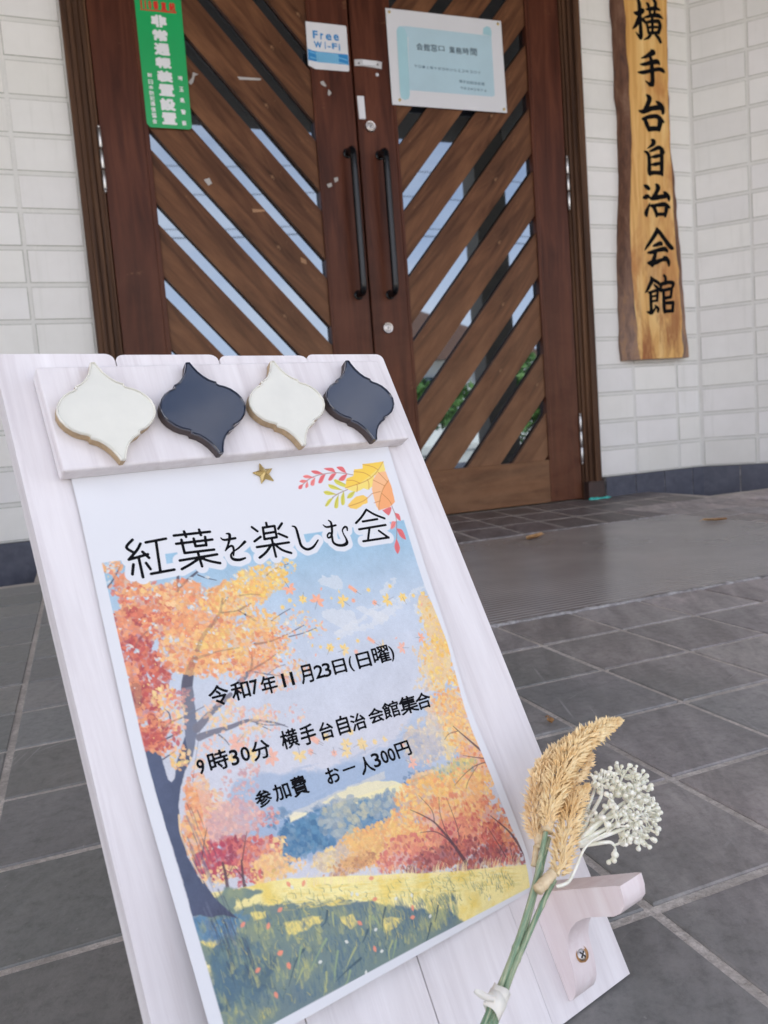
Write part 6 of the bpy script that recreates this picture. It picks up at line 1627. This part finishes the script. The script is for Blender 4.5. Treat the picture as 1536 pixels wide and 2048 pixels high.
tag(poster, 'autumn maple event poster with a painted landscape pinned to the white easel', 'poster')
fl = Flat()
st_ = [[tuple(p) for p in (smooth_path(s_, 5) if len(s_) > 2 else s_)] for s_ in D['title']]
fl.add(march(stroke_sdf(st_), al[:, 0].min() - 2, al[:, 1].min() - 2, al[:, 0].max() + 2, al[:, 1].max() + 2, 0.3))
tl = fl.build('title_lettering', paper_pt(0.00012), M['black_ink'], poster)
for nm, i0, i1 in (('date_lettering', 0, 14), ('meeting_lettering', 14, 28), ('fee_lettering', 28, 38)):
    fl = Flat()
    for ch, u_, v_, w_, h_ in D['glyphs'][i0:i1]:
        fl.add(glyph_mesh(ch, u_, v_, w_, h_, 0.22, 0.32, True, 0.0))
    fl.build(nm, paper_pt(0.00012), M['black_ink'], poster)

# star tack
def star(cx, cy, r1, r2, h, rot):
    V = [(cx, cy, h)]
    for k in range(10):
        a = rot + k * math.pi / 5
        r_ = r1 if k % 2 == 0 else r2
        V.append((cx + r_ * math.cos(a), cy + r_ * math.sin(a), 0.0012))
    V += [(x, y, 0.0) for x, y, z in V[1:]]
    F = [(0, 1 + k, 1 + (k + 1) % 10) for k in range(10)]
    F += [(1 + k, 11 + k, 11 + (k + 1) % 10, 1 + (k + 1) % 10) for k in range(10)]
    F.append(tuple(range(11, 21))[::-1])
    return V, F
V, F = star(0, 0, 0.0074, 0.0034, 0.0036, R(96))
so = from_py('star_tack', V, F, M['brass'])
so.matrix_world = BX @ Matrix.Translation((-0.1312, 0.3508, 0.0022))
tag(so, 'small brass star tack pinning the top of the poster', 'tack')

# ------------------------------------------------------------------ dried flower spray resting on the bracket
bq = empty('dried_bouquet', BX @ Matrix.Translation((-0.1, 0.06, 0.045)))
tag(bq, 'dried bouquet of straw plumes and cream berries tied with tape on the easel bracket', 'bouquet')
BO = Vector((-0.1, 0.06, 0.045))
def bloc(p):
    return Vector(p[:3]) - BO
def spikelet(V, F, p, d, L, w, side):
    """a thin three-sided husk"""
    d = d.normalized()
    s1 = d.cross(side)
    if s1.length < 1e-5:
        s1 = d.orthogonal()
    s1.normalize()
    s2 = d.cross(s1)
    b = len(V)
    m_ = p + d * L * 0.42
    V.append(tuple(p))
    for a in (0, 2.094, 4.189):
        V.append(tuple(m_ + (s1 * math.cos(a) + s2 * math.sin(a)) * w))
    V.append(tuple(p + d * L))
    for k in range(3):
        F.append((b, b + 1 + (k + 1) % 3, b + 1 + k))
        F.append((b + 1 + k, b + 1 + (k + 1) % 3, b + 4))
rp_ = random.Random(5)
for ip, path in enumerate(D['plumes']):
    P = smooth_path([list(bloc(p)) + [p[3]] for p in path], 8)
    V, F = [], []
    n = len(P)
    tube_into(V, F, P[:, :3], [0.0012] * n, 6)
    length = np.sum(np.linalg.norm(np.diff(P[:, :3], axis=0), axis=1))
    cnt = int(length * 6400)
    for k in range(cnt):
        f_ = (k + rp_.random()) / cnt
        i = min(int(f_ * (n - 1)), n - 2)
        q = f_ * (n - 1) - i
        c = Vector(P[i, :3] * (1 - q) + P[i + 1, :3] * q)
        rad = float(P[i, 3] * (1 - q) + P[i + 1, 3] * q) * 1.1
        tg = Vector(P[i + 1, :3] - P[i, :3]).normalized()
        o1 = tg.orthogonal().normalized()
        o2 = tg.cross(o1)
        a = k * 2.39996 + rp_.uniform(-0.35, 0.35)
        rd = o1 * math.cos(a) + o2 * math.sin(a)
        top = f_ > 0.45 and ip != 2
        # a short side twig carrying a tuft of husks
        base = c + rd * rad * 0.15
        dirm = (rd * rp_.uniform(0.75, 1.0) + tg * rp_.uniform(0.5, 1.0)).normalized()
        for h_ in range(3):
            dv = (dirm + Vector((rp_.uniform(-1, 1), rp_.uniform(-1, 1), rp_.uniform(-1, 1))) * (0.45 if h_ else 0.15)).normalized()
            st = base + dirm * rad * rp_.uniform(0.15, 0.62)
            L = max(rad * rp_.uniform(0.40, 0.80), 0.002)
            if top:
                spikelet(V, F, st, dv, L * 1.05, min(0.00095, L * 0.21), tg)
            else:
                spikelet(V, F, st, dv, L * 1.15, min(0.0005, L * 0.13), tg)
    for k in range(5):
        spikelet(V, F, Vector(P[-2, :3]), Vector(P[-1, :3] - P[-4, :3]).normalized() + Vector((rp_.uniform(-.3, .3), rp_.uniform(-.3, .3), rp_.uniform(-.3, .3))), 0.004, 0.0006, Vector((0, 0, 1)))
    from_py('straw_plume', V, F, M['straw'] if ip in (0, 2) else M['straw2'], bq)
for path in D['pods']:
    P = smooth_path([list(bloc(p)) + [p[3]] for p in path], 5)
    V, F = [], []
    rr_ = [r_ * (1 + 0.1 * rp_.uniform(-1, 1)) for r_ in P[:, 3]]
    rr_[0] *= 1.18
    tube_into(V, F, P[:, :3], rr_, 10)
    from_py('plume_socket', V, F, M['pod'], bq, True)
for path in D['stems']:
    P = smooth_path([list(bloc(p)) + [p[3]] for p in path], 6)
    rr_ = list(P[:, 3] * 0.62)
    for k in (9, 22, 33):
        if k < len(rr_):
            rr_[k] *= 1.22
    V, F = [], []
    tube_into(V, F, P[:, :3], rr_, 10)
    from_py('stem', V, F, M['stem'], bq, True)
# berry spray
V, F = [], []
heads = [bloc(b) for b in D['balls']]
ends = []
for i, path in enumerate(D['spray']):
    P = smooth_path([list(bloc(p)) for p in path], 5)
    r0 = 0.0014 if i else 0.0010
    tube_into(V, F, P, [r0 * (1 - 0.45 * k / len(P)) for k in range(len(P))], 7)
    ends += [(Vector(P[k]), i) for k in range(len(P) // 2, len(P))]
br = from_py('berry_stalks', V, F, M['berry'], bq, True)
Vb, Fb = [], []
V, F = [], []
def ball(V, F, c, r_, ax):
    """pear shaped bud pointing along ax"""
    prof_ = [(-1.5, 0.22), (-1.0, 0.45), (-0.55, 0.85), (0.0, 1.05), (0.5, 0.92), (0.85, 0.55), (1.0, 0.05)]
    tube_into(V, F, [c + ax * r_ * a for a, _ in prof_], [r_ * k for _, k in prof_], 8)
for hd in heads:
    e = min(ends, key=lambda q: (q[0] - hd).length + 0.3 * max(0, (q[0].x - hd.x)))[0]
    dv = hd - e
    mid = e + dv * 0.5 + Vector((0, 0, 0.001))
    tube_into(V, F, [e, mid, hd], [0.0006, 0.0005, 0.0005], 6)
    ax = dv.normalized()
    ball(Vb, Fb, hd, rp_.uniform(0.0014, 0.0021), ax)
    for k in range(4):                              # sister buds on each tip
        d2 = (ax + Vector((rp_.uniform(-1, 1), rp_.uniform(-1, 1), rp_.uniform(-1, 1))) * 0.9).normalized()
        st = mid + dv * rp_.uniform(0.0, 0.3)
        q = st + d2 * rp_.uniform(0.004, 0.0075)
        tube_into(V, F, [st, (st + q) / 2, q], [0.00045, 0.0004, 0.0004], 5)
        ball(Vb, Fb, q, rp_.uniform(0.0009, 0.0016), d2)
tw = from_py('berry_twigs', V, F, M['berry'], bq, True)
from_py('berries', Vb, Fb, M['berry'], bq, True)
# tape tie: two wraps and a loose tail
A0, A1 = bloc(D['tie_axis'][0]), bloc(D['tie_axis'][1])
ax = (A1 - A0).normalized()
mid = (A0 + A1) / 2
sidev = ax.cross(Vector((0, 0, 1))).normalized()
upv = sidev.cross(ax)
V, F = [], []
for w_i, (off_, tilt, hw) in enumerate(((-0.0016, 0.06, 0.0044), (0.0016, -0.16, 0.0040))):
    b0_ = len(V)
    seg = 28
    for lay in (1.0, 1.07):
        for e_ in (-1, 1):
            for k in range(seg):
                a = 2 * math.pi * k / seg
                rx_, rz_ = 0.0044 * lay + 0.0004 * w_i, 0.0034 * lay + 0.0004 * w_i
                p = mid + ax * (off_ + e_ * hw + tilt * rx_ * math.cos(a) + 0.0004 * math.sin(3 * a + w_i)) + sidev * rx_ * math.cos(a) + upv * rz_ * math.sin(a)
                V.append(tuple(p))
    for k in range(seg):
        n_ = (k + 1) % seg
        i0, i1, o0, o1 = b0_, b0_ + seg, b0_ + 2 * seg, b0_ + 3 * seg
        F += [(o0 + k, o0 + n_, o1 + n_, o1 + k), (i0 + n_, i0 + k, i1 + k, i1 + n_), (i0 + k, i0 + n_, o0 + n_, o0 + k), (i1 + n_, i1 + k, o1 + k, o1 + n_)]
P = smooth_path([list(bloc(p)) + [p[3]] for p in D['tail']], 5)
n = len(P)
b0_ = len(V)
for k in range(n):
    tg = Vector(P[min(k + 1, n - 1), :3] - P[max(k - 1, 0), :3]).normalized()
    sd_ = tg.cross(Vector((0, 0, 1))).normalized()
    w_ = P[k, 3]
    for a, z_ in ((-1, 0), (1, 0.0012), (1, 0.0016), (-1, 0.0004)):
        V.append(tuple(Vector(P[k, :3]) + sd_ * w_ * a + Vector((0, 0, z_))))
for k in range(n - 1):
    for q in range(4):
        a, b = b0_ + 4 * k + q, b0_ + 4 * k + (q + 1) % 4
        F.append((a, b, b + 4, a + 4))
from_py('tape_tie', V, F, M['ribbon'], bq, True)

# ------------------------------------------------------------------ fallen leaves
def leaf(name, loc, L, w, curl, rotz, label):
    V, F = [], []
    n, mw = 14, 7
    for i in range(n):
        f_ = i / (n - 1)
        hw = w * math.sin(math.pi * min(1, f_ * 0.94 + 0.03)) ** 0.8 * (1 + 0.12 * math.sin(f_ * 26))
        for k in range(mw):
            a = (k / (mw - 1) - 0.5) * 2
            x = (f_ - 0.5) * L
            z = curl * (abs(a) ** 1.6) * w + 0.35 * curl * L * (f_ - 0.35) ** 2 + 0.0015
            V.append((x, a * hw, z))
    for i in range(n - 1):
        for k in range(mw - 1):
            b = i * mw + k
            F.append((b, b + 1, b + 1 + mw, b + mw))
    tube_into(V, F, [(L * 0.5, 0, 0.004 + 0.35 * curl * L * 0.42), (L * 0.58, 0.002, 0.006), (L * 0.66, 0.004, 0.004)], [0.0009, 0.0007, 0.0006], 5)
    o = from_py(name, V, F, M['dry_leaf'], None, True)
    o.location = loc
    o.rotation_euler = (0, 0, rotz)
    tag(o, label, 'leaf')
leaf('fallen_leaf', (0.135, -0.80, 0.003), 0.075, 0.017, 0.42, R(20), 'curled brown leaf lying near the back of the mat')
leaf('fallen_leaf', (0.67, -0.93, 0.003), 0.07, 0.014, 0.35, R(160), 'pale dry leaf near the far end of the mat')
leaf('fallen_petal', (-0.60, -1.99, 0.001), 0.012, 0.004, 0.6, R(70), 'tiny russet leaf fragment on the floor behind the berries')

# ------------------------------------------------------------------ what stands across the street (mirrored in the door glass)
def foliage(name, centre, rad, n, label, trunk_h=0.0, seed=1):
    root = empty(name, loc=(centre[0], centre[1], -0.16))
    tag(root, label, 'tree' if trunk_h else 'hedge')
    rg = np.random.default_rng(seed)
    V, F = [], []
    for k in range(n):
        d = rg.normal(size=3)
        d /= np.linalg.norm(d)
        rr_ = rg.random() ** 0.4 * (0.8 + 0.3 * math.sin(5 * d[0] + 3 * d[1] + seed))
        c = np.array((0, 0, centre[2] + 0.16)) + d * np.array(rad) * rr_
        u_ = rg.normal(size=3)
        u_ /= np.linalg.norm(u_)
        w_ = np.cross(u_, rg.normal(size=3))
        w_ /= np.linalg.norm(w_)
        L = rg.uniform(0.06, 0.13)
        b = len(V)
        V += [tuple(c - u_ * L), tuple(c + w_ * L * 0.5), tuple(c + u_ * L), tuple(c - w_ * L * 0.5)]
        F.append((b, b + 1, b + 2, b + 3))
    t_ = bpy.data.materials.get('leaf_green') or plant('leaf_green', srgb(58, 92, 44), srgb(104, 138, 70), 3, 0.6, 0.1)
    from_py('crown', V, F, t_, root)
    V, F = [], []
    hgt = max(trunk_h, centre[2])
    tube_into(V, F, [(0, 0, 0), (0.03, 0, hgt * 0.5), (0, 0.03, hgt + 0.3)], [0.12, 0.09, 0.04], 10)
    for k in range(5):
        a = k * 1.3
        tube_into(V, F, [(0, 0, hgt * 0.6), (0.5 * rad[0] * math.cos(a), 0.5 * rad[1] * math.sin(a), hgt + 0.3 * rad[2])], [0.05, 0.015], 6)
    tm = bpy.data.materials.get('bark') or grainy('bark', srgb(84, 68, 56), srgb(120, 100, 84), 30)
    from_py('trunk', V, F, tm, root, True)
foliage('hedge_bush', (4.6, -10.5, 0.75), (1.5, 0.9, 0.85), 2600, 'rounded green bush across the street nearest the porch column', 0, 2)
foliage('hedge_bush', (8.0, -11.5, 0.9), (1.7, 1.0, 1.0), 2600, 'larger green bush across the street beside the white house', 0, 3)
foliage('garden_tree', (11.5, -14.5, 2.3), (1.5, 1.5, 1.3), 3000, 'small round garden tree across the street', 1.6, 4)
def house(x, y, w, d, h, rh, label, wc, rc):
    root = empty('house', loc=(x, y, -0.16))
    tag(root, label, 'house')
    box('wall', (-w / 2, -d / 2, 0), (w / 2, d / 2, h), plain('house_wall_%d' % int(abs(x) * 10), wc, 0.8), root)
    ov = 0.45
    bm = prism([(-w / 2 - ov, h - 0.1), (w / 2 + ov, h - 0.1), (0, h + rh)], 'y', -d / 2 - ov, d / 2 + ov)
    from_bm('roof', bm, plain('house_roof_%d' % int(abs(x) * 10), rc, 0.6), root)
    for k in range(3):
        xw = -w * 0.3 + k * w * 0.3
        wf_ = box('window', (xw - 0.55, d / 2 + 0.003, h * 0.45), (xw + 0.55, d / 2 + 0.06, h * 0.8), M['aluminium'], root)
        box('pane', (xw - 0.49, d / 2 + 0.062, h * 0.45 + 0.06), (xw + 0.49, d / 2 + 0.07, h * 0.8 - 0.06), M['glass'], wf_)
house(-3.0, -24, 8.5, 7, 2.7, 1.5, 'cream house with a grey gable roof across the street', srgb(206, 198, 180), srgb(92, 92, 98))
house(8.5, -22, 8, 7, 2.6, 1.3, 'white house with a brown gable roof across the street', srgb(226, 224, 218), srgb(110, 80, 66))
def pole(x, y, label):
    root = empty('utility_pole', loc=(x, y, -0.16))
    tag(root, label, 'utility pole')
    V, F = [], []
    tube_into(V, F, [(0, 0, 0), (0, 0, 4), (0, 0, 8.5)], [0.15, 0.13, 0.1], 14)
    from_py('shaft', V, F, M['concrete'], root, True)
    box('crossarm', (-0.9, -0.05, 7.4), (0.9, 0.05, 7.5), M['aluminium'], root)
    box('crossarm', (-0.7, 0.052, 6.7), (0.7, 0.152, 6.8), M['aluminium'], root)
pole(-6.5, -17.0, 'concrete utility pole by the cream house')
pole(7.0, -17.0, 'concrete utility pole by the white house')
for i, (z_, y_) in enumerate(((7.36, -17.0), (6.66, -16.9), (5.9, -17.1), (5.7, -17.1))):
    V, F = [], []
    pts = [(-30 + k * 3.0, y_, z_ - 0.35 * math.sin(math.pi * ((k * 3.0 - 30 + 6.5) / 13.5 % 1.0))) for k in range(21)]
    tube_into(V, F, pts, 0.010 if i < 3 else 0.014, 6)
    o = from_py('overhead_wire', V, F, M['black_ink'])
    tag(o, 'thin black overhead wires strung along the street opposite', 'wire', 'overhead wires along the street')
